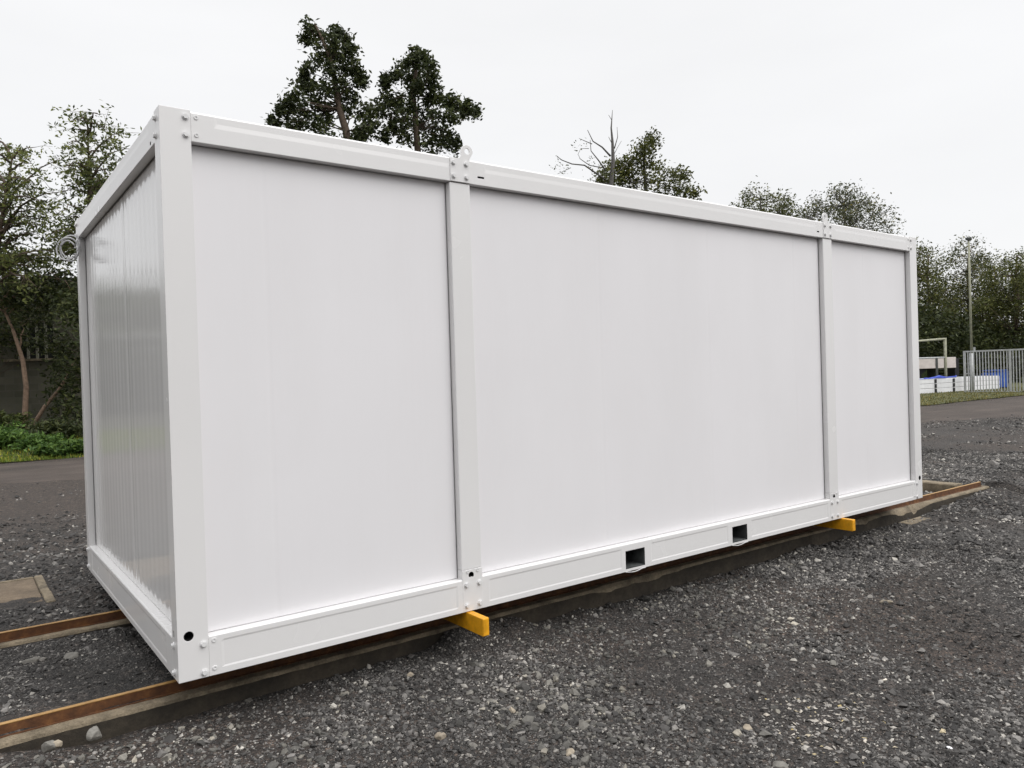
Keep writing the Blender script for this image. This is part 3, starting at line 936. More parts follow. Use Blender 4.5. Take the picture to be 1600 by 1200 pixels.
# individual rocks that stand out
def rock(px, py, size, mat, label, sq=(1, 1, .7), seed=0, dz=0.0):
    p = at_z(px, py, -.26)
    p = at_z(px, py, float(gz(p[0], p[1])) + size * .25)
    bm = bmesh.new(); bmesh.ops.create_icosphere(bm, subdivisions=3, radius=1)
    r = np.random.default_rng(seed)
    planes = [(Vector(r.normal(0, 1, 3)).normalized(), r.uniform(.52, .8)) for _ in range(11)]
    for v in bm.verts:
        c = v.co.copy()
        for nrm, d in planes:
            e = c.dot(nrm) - d
            if e > 0: c -= nrm * e * .93
        c *= 1 + .05 * (vnoise(c.x * 5 + seed, c.y * 5 + c.z * 3) - .5)
        v.co = Vector((c.x * sq[0], c.y * sq[1], c.z * sq[2])) * size * 1.3
    me = bpy.data.meshes.new('rock'); bm.to_mesh(me); bm.free()
    me.materials.append(mat)
    o = link(bpy.data.objects.new('rock', me))
    o.location = (p[0], p[1], p[2] + dz); o.rotation_euler = (r.uniform(-.2, .2), r.uniform(-.2, .2), r.uniform(0, 6))
    return tag(o, label, 'rock', 'loose rocks lying on the gravel')
rock(148, 1147, .030, M['rock'], 'largest pale grey rock lying against the front concrete beam at left', (1.1, .9, .75), 1)
rock(75, 1166, .024, M['rock'], 'grey pointed rock beside the left end of the front beam', (1, .9, .9), 2)
rock(90, 1162, .018, M['rocktan'], 'small brown rock next to the pointed grey rock', (1, .8, .8), 3)
rock(112, 1026, .040, M['rock'], 'flat grey rock lying between the two rails', (1.3, .8, .4), 4)
rock(52, 1035, .042, M['rock'], 'wide grey rock nearest the farther beam between the rails', (1.3, .8, .45), 5)
rock(1168, 1137, .019, M['rocktan'], 'tan rock alone on the gravel at the bottom right of centre', (1, .9, .85), 6)
rock(1302, 1038, .018, M['rock'], 'pale grey stone in the middle of the open gravel right', (1, .9, .9), 7)
rock(1485, 1170, .012, M['whitepack'], 'small white stone in the bottom right gravel', (1.2, .7, .5), 8)
rock(1385, 941, .026, M['rocktan'], 'flat tan stone far out on the gravel right of the yellow bars', (1.3, .9, .5), 9)
rock(688, 1152, .022, M['rocktan'], 'brownish rock in the stony patch at bottom centre', (1, .9, .8), 10)
rock(740, 1166, .020, M['rock'], 'grey rounded rock in the stony patch near the bottom edge', (1, .9, .8), 11)
rock(890, 1178, .020, M['rocktan'], 'tan rock at the bottom edge right of the stony patch', (1.2, .9, .7), 12)
rock(752, 1041, .019, M['rock'], 'grey angular stone in front of the nearer yellow bar', (1.0, .8, .9), 13)
rock(735, 1083, .020, M['rock'], 'light grey flat stone below the nearer yellow bar', (1.4, .8, .5), 14)
rock(800, 1110, .018, M['rocktan'], 'brown stone right of the stony patch', (1.2, .9, .6), 15)
rock(1219, 1196, .028, M['rock'], 'pale rock half cut off by the bottom edge of the picture', (1.2, .9, .6), 16)
rock(640, 1055, .018, M['rocktan'], 'greenish brown stone in front of the shaded beam', (1, .9, .7), 17)

# fallen leaves and chips: litter
def litter(px, py, n, sp, size, mat, seed):
    r = np.random.default_rng(seed)
    c = at_z(px, py, -.27)
    x = c[0] + r.normal(0, sp, n); y = c[1] + r.normal(0, sp * .55, n)
    s = size * r.uniform(.6, 1.4, n)
    return stones(x, y, s, OCT * np.array([1.2, .7, .35]), OCF, seed)
Vl, Fl = [], []
o_ = 0
for a in ((1280, 1110, 150, .22, .010, None, 1), (1300, 1150, 110, .2, .010, None, 2), (1345, 1082, 7, .1, .014, None, 3), (1230, 1095, 40, .12, .008, None, 4), (1320, 1165, 30, .3, .012, None, 8)):
    V, Fc = litter(*a); Vl.append(V); Fl.append(Fc + o_); o_ += len(V)
M['chips'] = stone_mat('pale_stone_chips', [(0, (.20, .19, .18)), (.5, (.36, .34, .31)), (.85, (.5, .46, .40)), (1, (.45, .36, .16))])
tag(raw_mesh('stone_chips', np.concatenate(Vl), np.concatenate(Fl), M['chips']), kind='stuff')

# ------------------------------------------------------------------ trees
def leaf_cloud(C, n, spread, size, r, elong=1.0):
    """n leaves round every clump centre in C (k,3); returns quads bent along the middle"""
    k = len(C)
    P = np.repeat(C, n, 0) + r.normal(0, 1, (k * n, 3)) * np.asarray(spread)
    m = len(P)
    a = r.normal(0, 1, (m, 3)); a[:, 2] *= .7; a /= np.linalg.norm(a, axis=1)[:, None]
    b = np.cross(a, r.normal(0, 1, (m, 3))); b /= np.linalg.norm(b, axis=1)[:, None]
    s = size * r.uniform(.6, 1.35, m)[:, None]
    nrm = np.cross(a, b)
    V = np.stack([P - a * s * elong, P + b * s * .45 + nrm * s * .12, P + a * s * elong, P - b * s * .45 + nrm * s * .12], 1).reshape(-1, 3)
    return V, np.arange(m * 4).reshape(-1, 4)

def tree(name, label, group, base, trunk_pts, trunk_r, blobs, leaf, leafmat, barkmat, seed, clumps=9, per=14, cl_r=.30, twig=True, elong=1.0, cat='tree', fill=1.0):
    """base: foot on the ground; trunk_pts: stem; blobs: (centre, radius) of foliage masses; limbs run from the stem to every mass"""
    r = np.random.default_rng(seed)
    t = empty(name, tuple(base), label, cat, group)
    tp = [np.asarray(p, float) for p in trunk_pts]
    n = len(tp)
    wood = MB()
    wood.tube(tp, [trunk_r * (1 - .82 * i / (n - 1)) for i in range(n)], 8)
    CC = []
    for c, R in blobs:
        c = np.asarray(c, float)
        # join the limb to a point of the stem somewhat below the mass
        best = min(range(n), key=lambda i: np.linalg.norm(tp[i] - (c - [0, 0, R * 1.2])))
        s0 = tp[best]
        dl = np.linalg.norm(c - s0)
        mid = (s0 + c) / 2 + r.normal(0, .06, 3) * dl + [0, 0, -.05 * dl]
        lr = max(.012, trunk_r * .30 * min(1, R / 1.2))
        if dl > .2:
            wood.tube([s0, mid, c], [lr, lr * .7, lr * .35], 5)
        k = max(3, int(clumps * fill))
        dirs = r.normal(0, 1, (k, 3)); dirs /= np.linalg.norm(dirs, axis=1)[:, None]
        rad = R * r.uniform(.25, 1.0, k) ** .6
        pc = c + dirs * rad[:, None] * [1, 1, .85]
        CC.append(pc)
        if twig:
            for q in pc[:: 2]:
                wood.tube([c + (mid - c) * .2, (c + q) / 2 + r.normal(0, .05, 3) * R, q], [lr * .3, lr * .2, lr * .1], 4, False)
    CC = np.concatenate(CC)
    V, Fc = leaf_cloud(CC, per, cl_r, leaf, r, elong)
    wood.build('trunk', barkmat, t, fix=False)
    raw_mesh('crown', V, Fc, leafmat, t)
    return t

def stem(px_list, d, foot_px=None):
    return [at_dist(x, y, d) for x, y in px_list]
def foot(x, y, d):
    p = at_dist(x, y, d); return np.array([p[0], p[1], float(gz(p[0], p[1], False)) - .05])
def blobs_px(L_, d, seed, depth=.8):
    r = np.random.default_rng(seed)
    out_ = []
    for x, y, R in L_:
        Rm = R * d / F
        out_.append((at_dist(x, y, d + r.normal(0, depth)), Rm))
    return out_

def lower(x0, x1, y0, y1, n, R, d, seed, depth=1.6):
    r = np.random.default_rng(seed)
    return [(at_dist(r.uniform(x0, x1), r.uniform(y0, y1), d + r.normal(0, depth)), R * d / F * r.uniform(.7, 1.3)) for _ in range(n)]
GT = 'tall dark trees behind the container'
# the two dark trees above the roof
DA = 46.0
A = [(484, 46, 13), (478, 62, 8), (500, 60, 14), (517, 66, 12), (528, 50, 10), (540, 62, 10), (547, 78, 10), (508, 82, 16), (526, 84, 15), (494, 98, 12), (480, 112, 10), (474, 126, 8),
     (515, 106, 16), (538, 110, 18), (552, 102, 10), (560, 118, 12), (566, 130, 7), (540, 132, 18), (516, 134, 16), (494, 142, 15), (478, 134, 10), (500, 160, 16), (526, 156, 17), (548, 150, 15),
     (462, 152, 13), (452, 162, 10), (446, 176, 10), (440, 168, 6), (480, 172, 18), (505, 182, 16), (470, 186, 16), (494, 196, 16), (430, 190, 9), (458, 200, 12), (545, 172, 16), (566, 172, 16), (580, 186, 15),
     (566, 198, 15), (576, 206, 14), (556, 212, 12), (520, 222, 22), (560, 232, 26), (470, 225, 26), (540, 250, 34)]
f0 = foot(545, 620, DA)
tree('broadleaf_tree', 'taller dark tree rising above the container roof, left of the pair', GT, f0,
     [f0, at_dist(548, 400, DA), at_dist(546, 260, DA), at_dist(541, 205, DA), at_dist(530, 170, DA), at_dist(524, 130, DA), at_dist(516, 90, DA), at_dist(503, 60, DA), at_dist(492, 38, DA)], .34,
     blobs_px(A, DA, 1) + lower(440, 600, 262, 460, 46, 24, DA, 71), .155, M['leaf_dark'], M['bark'], 41, clumps=13, per=14, cl_r=.18)
B = [(650, 84, 10), (662, 90, 10), (642, 96, 12), (670, 102, 9), (630, 104, 11), (655, 112, 14), (618, 118, 8), (604, 124, 7), (600, 132, 5), (676, 118, 10), (640, 126, 15), (662, 132, 15), (678, 136, 9),
     (648, 146, 17), (672, 150, 13), (602, 158, 14), (620, 156, 11), (590, 172, 14), (610, 176, 16), (640, 168, 12), (664, 170, 16), (688, 162, 14), (704, 158, 8), (716, 164, 11), (730, 168, 9), (742, 176, 6),
     (724, 178, 8), (690, 182, 15), (706, 184, 9), (632, 188, 18), (656, 194, 17), (616, 198, 13), (684, 204, 16), (700, 214, 11), (664, 216, 18), (640, 212, 16), (690, 226, 15), (712, 228, 7), (600, 214, 9), (650, 250, 34), (690, 260, 30)]
f0 = foot(655, 620, DA + 1)
tree('broadleaf_tree', 'shorter dark tree rising above the container roof, right of the pair', GT, f0,
     [f0, at_dist(658, 420, DA + 1), at_dist(656, 280, DA + 1), at_dist(650, 200, DA + 1), at_dist(646, 150, DA + 1), at_dist(650, 110, DA + 1), at_dist(655, 86, DA + 1)], .32,
     blobs_px(B, DA + 1, 2) + lower(590, 730, 290, 470, 40, 24, DA + 1, 72), .155, M['leaf_dark'], M['bark'], 42, clumps=13, per=14, cl_r=.18)
# dead-topped tree and the leafy one beside it
DD = 44.0
f0 = foot(952, 620, DD)
t = empty('dead_tree', tuple(f0), 'bare dead tree spire with grey branches above the container roof', 'tree', 'thinner trees behind the container')
wd = MB()
st_ = [f0] + stem([(952, 420), (954, 300), (958, 250), (957, 222), (955, 200), (957, 172)], DD)
wd.tube(st_, [.22, .18, .14, .11, .075, .045, .012], 8)
for pl, r_ in (([(954, 244), (940, 232), (925, 225), (916, 210)], .06), ([(925, 225), (912, 217), (906, 212)], .03), ([(946, 266), (934, 252), (922, 240), (920, 225)], .05), ([(920, 232), (908, 230), (904, 238)], .02),
               ([(948, 282), (930, 272), (912, 262), (892, 262), (876, 258), (868, 254)], .06), ([(892, 262), (880, 266), (872, 268)], .02), ([(940, 262), (920, 260), (905, 252), (902, 248)], .035),
               ([(957, 226), (950, 216)], .03), ([(960, 232), (966, 212), (966, 194)], .035), ([(960, 240), (966, 228), (973, 216)], .02), ([(956, 188), (950, 182)], .018), ([(955, 288), (938, 284), (922, 276)], .04), ([(956, 276), (972, 262), (990, 242)], .03)):
    P_ = stem(pl, DD); P_ = [p + np.array([0, 0, 0]) + DIR * (.25 * i * (1 if len(pl) % 2 else -1)) for i, p in enumerate(P_)]
    wd.tube(P_, [max(.012, r_ * (1 - .7 * i / (len(P_) - 1))) for i in range(len(P_))], 5)
wd.build('trunk', M['bark_grey'], t, fix=False)
r_ = np.random.default_rng(8)
tw = np.concatenate([at_dist(x, y, DD)[None] + r_.normal(0, .18, (3, 3)) for x, y in ((906, 228), (870, 256), (882, 268), (918, 262), (950, 262), (948, 274), (934, 272))])
V, Fc = leaf_cloud(tw, 8, .16, .075, r_)
raw_mesh('crown', V, Fc, M['leaf_grey'], t)
Cc = [(952, 262, 8), (960, 275, 10), (964, 262, 8), (972, 258, 7), (980, 282, 9), (944, 276, 8), (938, 284, 8), (970, 266, 8), (984, 256, 6), (950, 285, 10), (968, 285, 9), (975, 275, 7), (985, 268, 7), (992, 245, 7), (1002, 232, 8), (1012, 228, 5), (1016, 216, 4), (1010, 244, 8), (1022, 224, 4), (1000, 258, 10), (1018, 262, 11), (1030, 264, 8),
      (990, 288, 12), (1008, 282, 13), (1028, 282, 13), (1046, 276, 10), (1060, 272, 7), (1070, 276, 6), (1048, 294, 13), (1064, 292, 10), (1076, 298, 8), (1086, 302, 5), (1020, 302, 14), (1040, 312, 14), (1062, 312, 12), (978, 302, 12), (1000, 312, 14), (1030, 330, 20)]
f0 = foot(1015, 620, DD + 2)
tree('bushy_tree', 'leafy olive green tree beside the dead spire above the container roof', 'thinner trees behind the container', f0,
     [f0, at_dist(1015, 430, DD + 2), at_dist(1012, 330, DD + 2), at_dist(1008, 285, DD + 2), at_dist(1006, 250, DD + 2), at_dist(1008, 222, DD + 2)], .2,
     blobs_px(Cc, DD + 2, 3, .6) + lower(940, 1080, 345, 500, 40, 20, DD + 2, 73), .11, M['leaf_olive'], M['bark_grey'], 43, clumps=14, per=11, cl_r=.24)
# airy rounded tree near the far end
DE = 52.0
def ellipse_blobs(x0, x1, top, bot, n, R, d, seed, depth=1.6, shape=.9):
    r = np.random.default_rng(seed); o = []
    cx, cy = (x0 + x1) / 2, bot
    while len(o) < n:
        x = r.uniform(x0, x1); y = r.uniform(top, bot)
        q = ((x - cx) / ((x1 - x0) / 2)) ** 2 + (max(0, (cy - y)) / (bot - top)) ** 2
        if q < 1: o.append((at_dist(x, y, d + r.normal(0, depth)), R * d / F * r.uniform(.7, 1.3)))
    return o
f0 = foot(1190, 600, DE)
tree('airy_tree', 'smaller grey green tree with thin foliage above the container roof', 'thinner trees behind the container', f0,
     [f0, at_dist(1190, 430, DE), at_dist(1190, 350, DE), at_dist(1188, 310, DE)], .2, ellipse_blobs(1136, 1240, 292, 350, 52, 12, DE, 4) + lower(1135, 1245, 365, 510, 34, 18, DE, 74), .095, M['leaf_olive'], M['bark_grey'], 44, clumps=9, per=7, cl_r=.24)
f0 = foot(1325, 600, DE)
tree('airy_tree', 'rounded grey green tree with airy foliage behind the far lifting eye', 'thinner trees behind the container', f0,
     [f0, at_dist(1325, 450, DE), at_dist(1322, 370, DE), at_dist(1318, 320, DE)], .24, ellipse_blobs(1240, 1400, 296, 380, 100, 14, DE, 5) + lower(1245, 1395, 390, 520, 44, 18, DE, 75), .092, M['leaf_grey'], M['bark_grey'], 45, clumps=9, per=8, cl_r=.26)

# tree belt on the right
GR = 'trees of the belt beyond the gate'
RT = [  # x0, x1, top, bottom, base x, distance, blobs, leaf material, label
    (1405, 1490, 372, 560, 1450, 62, 90, 'leaf_olive', 'yellowish green tree next to the far corner of the container'),
    (1462, 1560, 366, 560, 1512, 66, 95, 'leaf_grey', 'thin topped tree directly behind the tall pole'),
    (1530, 1640, 385, 560, 1588, 58, 100, 'leaf_olive', 'olive green tree behind the gate at the right picture edge'),
    (1560, 1700, 372, 560, 1640, 68, 90, 'leaf_mid', 'taller green tree partly outside the right picture edge'),
    (1640, 1790, 380, 560, 1715, 62, 70, 'leaf_olive', 'olive tree wholly right of the gate'),
]
for k, (x0, x1, tp_, bt, bx, d, nb, lm, lab) in enumerate(RT):
    f0 = foot(bx, 580, d)
    bl = ellipse_blobs(x0, x1, tp_ + 12, bt - 70, int(nb * .56), 13, d, 20 + k, 2.2) + [(at_dist(np.random.default_rng(300 + k * 50 + q).uniform(x0, x1), np.random.default_rng(900 + k * 50 + q).uniform(470, 575), d + np.random.default_rng(q).normal(0, 1.5)), 16 * d / F) for q in range(int(nb * .45))]
    tree('belt_tree', lab, GR, f0, [f0, at_dist(bx - 2, 520, d), at_dist(bx + 2, 470, d), at_dist(bx - 1, 430, d), at_dist(bx + 1, 400, d)], .22, bl, .105, M[lm], M['bark'], 60 + k, clumps=12, per=12, cl_r=.33)
# dark undergrowth under the belt: leaf mass enlarged, its dark colour standing in for shade
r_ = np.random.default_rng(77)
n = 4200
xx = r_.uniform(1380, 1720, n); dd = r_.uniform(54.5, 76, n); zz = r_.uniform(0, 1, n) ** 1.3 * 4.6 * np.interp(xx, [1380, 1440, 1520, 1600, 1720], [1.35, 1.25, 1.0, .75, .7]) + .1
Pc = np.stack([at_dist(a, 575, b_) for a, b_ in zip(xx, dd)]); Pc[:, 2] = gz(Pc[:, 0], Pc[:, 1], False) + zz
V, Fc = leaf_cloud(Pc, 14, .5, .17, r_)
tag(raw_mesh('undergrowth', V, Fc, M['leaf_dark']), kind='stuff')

# leaf belt added unseen to block low sky, plus leaves behind the container
r_ = np.random.default_rng(78)
n = 5200
th = r_.uniform(math.radians(140), math.radians(372), n)
rd = 30 + r_.uniform(0, 9, n)
zt_ = (5.0 + 2.5 * fbm(th * 6, th * 0 + 4, 3)) * r_.random(n) ** .7 * np.where(th > math.radians(225), .62 * (.55 + .9 * (vnoise(th * 14, th * 0 + 2) > .42)), 1.4)
Pc = np.stack([1 + rd * np.sin(th), 1 + rd * np.cos(th), zt_ - .2], 1)
v_ = Pc - CAM
seen = (v_ @ DIR > 0) & (np.abs(v_ @ RGT) < (v_ @ DIR) * .74)
n2 = 1900
px_ = r_.uniform(190, 1395, n2); d2 = r_.uniform(40, 58, n2)
P2 = np.stack([at_dist(a, 560, b_) for a, b_ in zip(px_, d2)]); P2[:, 2] = gz(P2[:, 0], P2[:, 1], False) + 3.6 * r_.random(n2) ** .8
Pc = np.concatenate([Pc[~seen], P2])
V, Fc = leaf_cloud(Pc, 7, .7, .42, r_)
tag(raw_mesh('added_woodland', V, Fc, M['leaf_dark']), kind='stuff')

# trees, bank and building on the left
GL = 'trees in front of the old building'
def limb_tree(label, name, base, trunk_pts, rad, limbs, dmain, seed, leafmat, leaf=.06, per=10, cl=.16, spacing=.22, barkmat='bark'):
    """airy tree: leaves sit in sprays along arching limbs given in sight-line pixels"""
    r = np.random.default_rng(seed)
    t = empty(name, tuple(base), label, 'tree', GL)
    wd = MB(); n = len(trunk_pts)
    wd.tube(trunk_pts, [rad * (1 - .8 * i / (n - 1)) for i in range(n)], 8)
    CC = []
    for (x0, y0), (x1, y1), dz, wdt in limbs:
        a = at_dist(x0, y0, dmain); c = at_dist(x1, y1, dmain + dz)
        ln = np.linalg.norm(c - a)
        pts_ = []
        for s in np.linspace(0, 1, 7):
            p = a + (c - a) * s + np.array([0, 0, .16 * ln * math.sin(math.pi * s)]) + r.normal(0, .03, 3)
            pts_.append(p)
        wd.tube(pts_, [max(.006, rad * .35 * (1 - .85 * s)) for s in np.linspace(0, 1, 7)], 5, False)
        k = int(ln / spacing * wdt)
        for _ in range(k):
            s = r.uniform(.15, 1.05)
            i = min(5, int(s * 6)); fr = s * 6 - i
            p = pts_[i] * (1 - fr) + pts_[min(6, i + 1)] * fr
            q = p + r.normal(0, .30, 3) * [1, 1, .55] * min(1.2, .5 + s)
            q[2] -= .06
            wd.tube([p, (p + q) / 2 + [0, 0, .04], q], [.007, .005, .003], 3, False)
            CC.append(q); CC.append(p * .4 + q * .6)
    V, Fc = leaf_cloud(np.array(CC), per, [cl, cl, cl * .6], leaf, r, 1.1)
    wd.build('trunk', M[barkmat], t, fix=False)
    raw_mesh('crown', V, Fc, M[leafmat], t)
    return t
rl = np.random.default_rng(55)
def fan(stem_px, x0, x1, y0, y1, n, spread, seed):
    r = np.random.default_rng(seed); o = []
    for _ in range(n):
        s = r.random(); 
        ys = y0 + (y1 - y0) * s
        xs = np.interp(ys, [p[1] for p in stem_px][::-1], [p[0] for p in stem_px][::-1])
        side = r.choice([-1, 1]); 
        ln = spread * (.35 + .65 * s) * r.uniform(.5, 1.0)
        o.append(((xs, ys), (np.clip(xs + side * ln, x0, x1), ys - ln * r.uniform(.0, .55)), r.normal(0, .9), r.uniform(.8, 1.4)))
    return o
# slender tree right by the container corner
D1 = 21.0
sp = [(139, 690), (139, 560), (138, 440), (139, 330), (139, 260), (137, 205)]
f0 = foot(139, 690, D1)
limb_tree('slender airy tree reaching highest beside the upper left container corner', 'airy_tree', f0, [f0] + stem(sp[1:], D1), .09,
          fan(sp, 40, 214, 190, 420, 34, 78, 5) + [((137, 205), (132, 178), 0, 1.2), ((138, 230), (120, 196), .2, 1.4), ((138, 250), (196, 208), .3, 1.6), ((139, 280), (205, 232), -.4, 1.6)], D1, 6, 'leaf_grey2', .056, 8, .11, .16)
D2 = 20.5
sp = [(-30, 690), (-22, 560), (-12, 450), (0, 360), (12, 290), (20, 240)]
f0 = foot(-30, 690, D2)
limb_tree('airy green tree at the left picture edge with arching boughs', 'airy_tree', f0, [f0] + stem(sp[1:], D2), .11,
          fan(sp, -160, 118, 235, 470, 44, 110, 9) + [((5, 330), (95, 250), .4, 1.6), ((0, 360), (110, 300), -.3, 1.8), ((-10, 420), (112, 400), .2, 1.8)], D2, 10, 'leaf_grey2', .056, 7, .11, .18)
# the tree with two bare reddish stems
D3 = 21.5
f0 = foot(37, 694, D3)
t3 = limb_tree('tree with a bent bare brown stem standing before the block wall', 'bent_tree', f0, [f0] + stem([(39, 650), (41, 605), (36, 565), (30, 545), (20, 515), (8, 488), (-8, 455), (-20, 420)], D3), .085,
          [((30, 545), (42, 500), .2, .6), ((8, 488), (60, 430), -.4, 2.2), ((-8, 455), (40, 400), .5, 2.2), ((0, 470), (100, 440), -.5, 2.4), ((-20, 420), (20, 370), 0, 2), ((-8, 455), (-70, 400), 0, 2), ((10, 490), (90, 465), .6, 2.2), ((8, 488), (-60, 470), .3, 2.)], D3, 12, 'leaf_dark', .07, 10, .16, .16, 'bark_red')
sd_ = MB().tube([f0 + [0.08, 0, .0]] + stem([(52, 665), (70, 635), (90, 612), (104, 590), (118, 560)], D3 - .1), [.065, .06, .052, .045, .036, .02], 7).build('side_stem', M['bark_red'], t3)
# dense dark crowns closing the view behind
for k, (x0, x1, y0, y1, d, lab, lm) in enumerate(((88, 190, 450, 700, 21.4, 'dense dark tree against the left edge of the container', 'leaf_dark'), (-140, 84, 448, 545, 23.6, 'low dark tree crown hanging before the old building wall', 'leaf_dark'))):
    r = np.random.default_rng(400 + k)
    bl = [(at_dist(r.uniform(x0, x1), y0 + (y1 - y0) * r.random() , d + r.normal(0, .8)), 16 * d / F * r.uniform(.8, 1.4)) for _ in range(70 if k == 0 else 60)]
    bx = (x0 + x1) / 2
    f0 = foot(bx, 690, d)
    tree('dense_tree', lab, GL, f0, [f0, at_dist(bx, 600, d), at_dist(bx + 3, 500, d), at_dist(bx, (y0 + y1) / 2 - 20, d)], .14, bl, .075, M[lm], M['bark'], 410 + k, clumps=10, per=9, cl_r=.17)

# old building: block wall, window opening, roof edge
DB = 25.0
def bpt(x, y): return at_dist(x, y, DB)
p0, p1 = bpt(-160, 600), bpt(260, 600)
ux = (p1 - p0); ux[2] = 0; Lb = np.linalg.norm(ux); ux /= Lb; uy = np.array([-ux[1], ux[0], 0])
bb = empty('old_building', tuple(np.array([p0[0], p0[1], 0])), 'old grey blockwork building half hidden by the trees at left', 'building')
bb.rotation_euler.z = 0
def loc(s, h, o=0.0):
    return np.array([p0[0], p0[1], 0]) + ux * s + uy * o + np.array([0, 0, h])
def s_of(x): return (x + 160) / 420 * Lb
def h_of(y): return at_dist(40, y, DB)[2]
def wbox(b, s0, s1, h0, h1, o0, o1):
    c = loc((s0 + s1) / 2, (h0 + h1) / 2, (o0 + o1) / 2)
    return b.obox(c, ux, (s1 - s0) / 2, abs(o1 - o0) / 2, (h1 - h0) / 2)
hs, he = h_of(563), h_of(446)
wl = MB()
w0, w1 = s_of(26), s_of(88)
wh = h_of(500)
wbox(wl, 0, Lb, -.4, hs, 0, .3)
wbox(wl, 0, w0, hs + .001, he, 0, .3); wbox(wl, w1, Lb, hs + .001, he, 0, .3)
wbox(wl, w0 + .001, w1 - .001, wh, he - .001, .002, .3)
wall = wl.build('wall', M['block'], bb)
wn = MB()
for s_ in np.linspace(w0 + .06, w1 - .06, 5):
    wbox(wn, s_ - .035, s_ + .035, hs + .05, wh - .01, .08, .14)
wbox(wn, w0 + .005, w1 - .005, wh - .09, wh - .012, .075, .135); 
wf = wn.build('window', M['frame_paint'], bb)
gl = MB(); wbox(gl, w0 + .01, w1 - .01, hs + .05, wh - .02, .15, .17); gl.build('pane', M['glass'], wf)
sl_ = MB(); wbox(sl_, w0 - .4, w1 + .25, hs - .03, hs + .045, -.07, .12); sl_.build('sill', M['concrete'], bb)
rf = MB(); wbox(rf, -.3, Lb + .3, he + .002, he + .16, -.35, 5); rf.build('roof', M['roofing'], bb)
bk = MB(); wbox(bk, 0, Lb, -.4, he, 4.6, 4.9); wbox(bk, -.0, .3, -.4, he, .302, 4.598); wbox(bk, Lb - .3, Lb, -.4, he, .302, 4.598); bk.build('back_wall', M['block'], bb)

# ferns and low shrubs on the left bank
def shrub(px, py, wpx, hpx, d, n, mat, label, seed, leaf=.07, cat='shrub'):
    r = np.random.default_rng(seed)
    f0 = foot(px, py, d)
    t = empty('low_shrub', tuple(f0), label, cat, 'low plants on the left bank')
    wm, hm = wpx * d / F, hpx * d / F
    wd = MB(); CC = []
    for _ in range(n):
        tip = f0 + np.array([r.normal(0, wm * .35), r.normal(0, wm * .25), hm * r.uniform(.35, 1.0)])
        b0 = f0 + np.array([(tip[0] - f0[0]) * .6, (tip[1] - f0[1]) * .6, 0])
        mid = (b0 + tip) / 2 + [0, 0, hm * .12]
        tip2 = tip + (tip - b0) * [.5, .5, -.1]
        wd.tube([b0, mid, tip, tip2], [.008, .006, .004, .002], 3, False)
        for s in np.linspace(.3, 1, 7):
            CC.append((b0 * (1 - s) + tip2 * s) + [0, 0, hm * .2 * math.sin(math.pi * s)])
    V, Fc = leaf_cloud(np.array(CC), 9, [.08, .08, .05], leaf * .72, r, 1.2)
    wd.build('stem', M['bark'], t, fix=False)
    raw_mesh('foliage', V, Fc, M[mat], t)
for a in ((15, 702, 60, 30, 17.9, 60, 'fern', 'bright green feathery shrub at the left picture edge', 1), (62, 704, 50, 22, 18.0, 50, 'fern', 'bright green fern clump beneath the bent brown stem', 2),
          (112, 703, 46, 26, 17.6, 55, 'fern', 'leafy green shrub touching the edge of the container', 3), (88, 690, 60, 40, 19.5, 40, 'leaf_dark', 'dark shrub behind the ferns under the slanting stem', 4),
          (-45, 700, 80, 44, 17.9, 60, 'fern', 'green shrub just left of the picture edge', 5), (4, 668, 60, 56, 20.2, 60, 'leaf_mid', 'green bush before the block wall at the left edge', 7)):
    shrub(*a)

def blades(name, x0, x1, lo, hi, n, h, seed, mat='grass', w_=.012):
    r = np.random.default_rng(seed)
    x = r.uniform(x0, x1, n); y = lo(x) + (hi(x) - lo(x)) * r.random(n) ** 1.3
    z = gz(x, y) + .03
    a = r.uniform(0, 6.283, n); hh = h * r.uniform(.5, 1.4, n)
    dx, dy = np.cos(a), np.sin(a); ln = r.normal(0, .5, n)
    P = np.stack([x, y, z], 1); wv = np.stack([dx, dy, 0 * x], 1) * w_
    tip = P + np.stack([-dy * hh * ln, dx * hh * ln, hh], 1)
    V = np.stack([P - wv, P + wv, tip], 1).reshape(-1, 3)
    return tag(raw_mesh(name, V, np.arange(3 * n).reshape(-1, 3), M[mat]), kind='stuff')
blades('verge_grass', -5, 4, lambda x: road_far(x) - .1, lambda x: road_far(x) + 5, 26000, .07, 31)
blades('verge_grass', 24, 50, lambda x: road_far(x) - .3, lambda x: road_far(x) + 12, 14000, .06, 32, 'grassdry', .015)

# ------------------------------------------------------------------ the yard at the right
def gpt(x, y):
    p = at_z(x, y, -.2)
    for _ in range(8):
        p = at_z(x, y, float(gz(p[0], p[1], False)))
    return p
# stack of wrapped panels
sa, sb = at_dist(1405, 600, 38.5), at_dist(1562, 600, 43.5)
sa[2] = sb[2] = 0
su = (sb - sa); SL = np.linalg.norm(su); su /= SL; sn = np.array([-su[1], su[0], 0])
SC_ = (sa + sb) / 2
zg = float(gz(SC_[0], SC_[1], False)) + .02
ztop = float(at_dist(1500, 590, 41)[2])
zb0 = float(at_dist(1500, 612, 41)[2])
ps = empty('panel_stack', (SC_[0], SC_[1], zg), 'long stack of white wrapped panels strapped in black beside the gate', 'panel stack')
def sbox(b, s0, s1, o0, o1, z0, z1):
    c = sa + su * (s0 + s1) / 2 + sn * (o0 + o1) / 2; c[2] = (z0 + z1) / 2
    return b.obox(c, su, (s1 - s0) / 2, (o1 - o0) / 2, (z1 - z0) / 2)
nl = 3
hh = (ztop - zb0) / nl
for k in range(nl):
    sbox(MB(), 0, SL, 0, 1.2, zb0 + k * hh + .008, zb0 + (k + 1) * hh - .008).build('panel_pack', M['whitepack'], ps, .015)
b = MB()
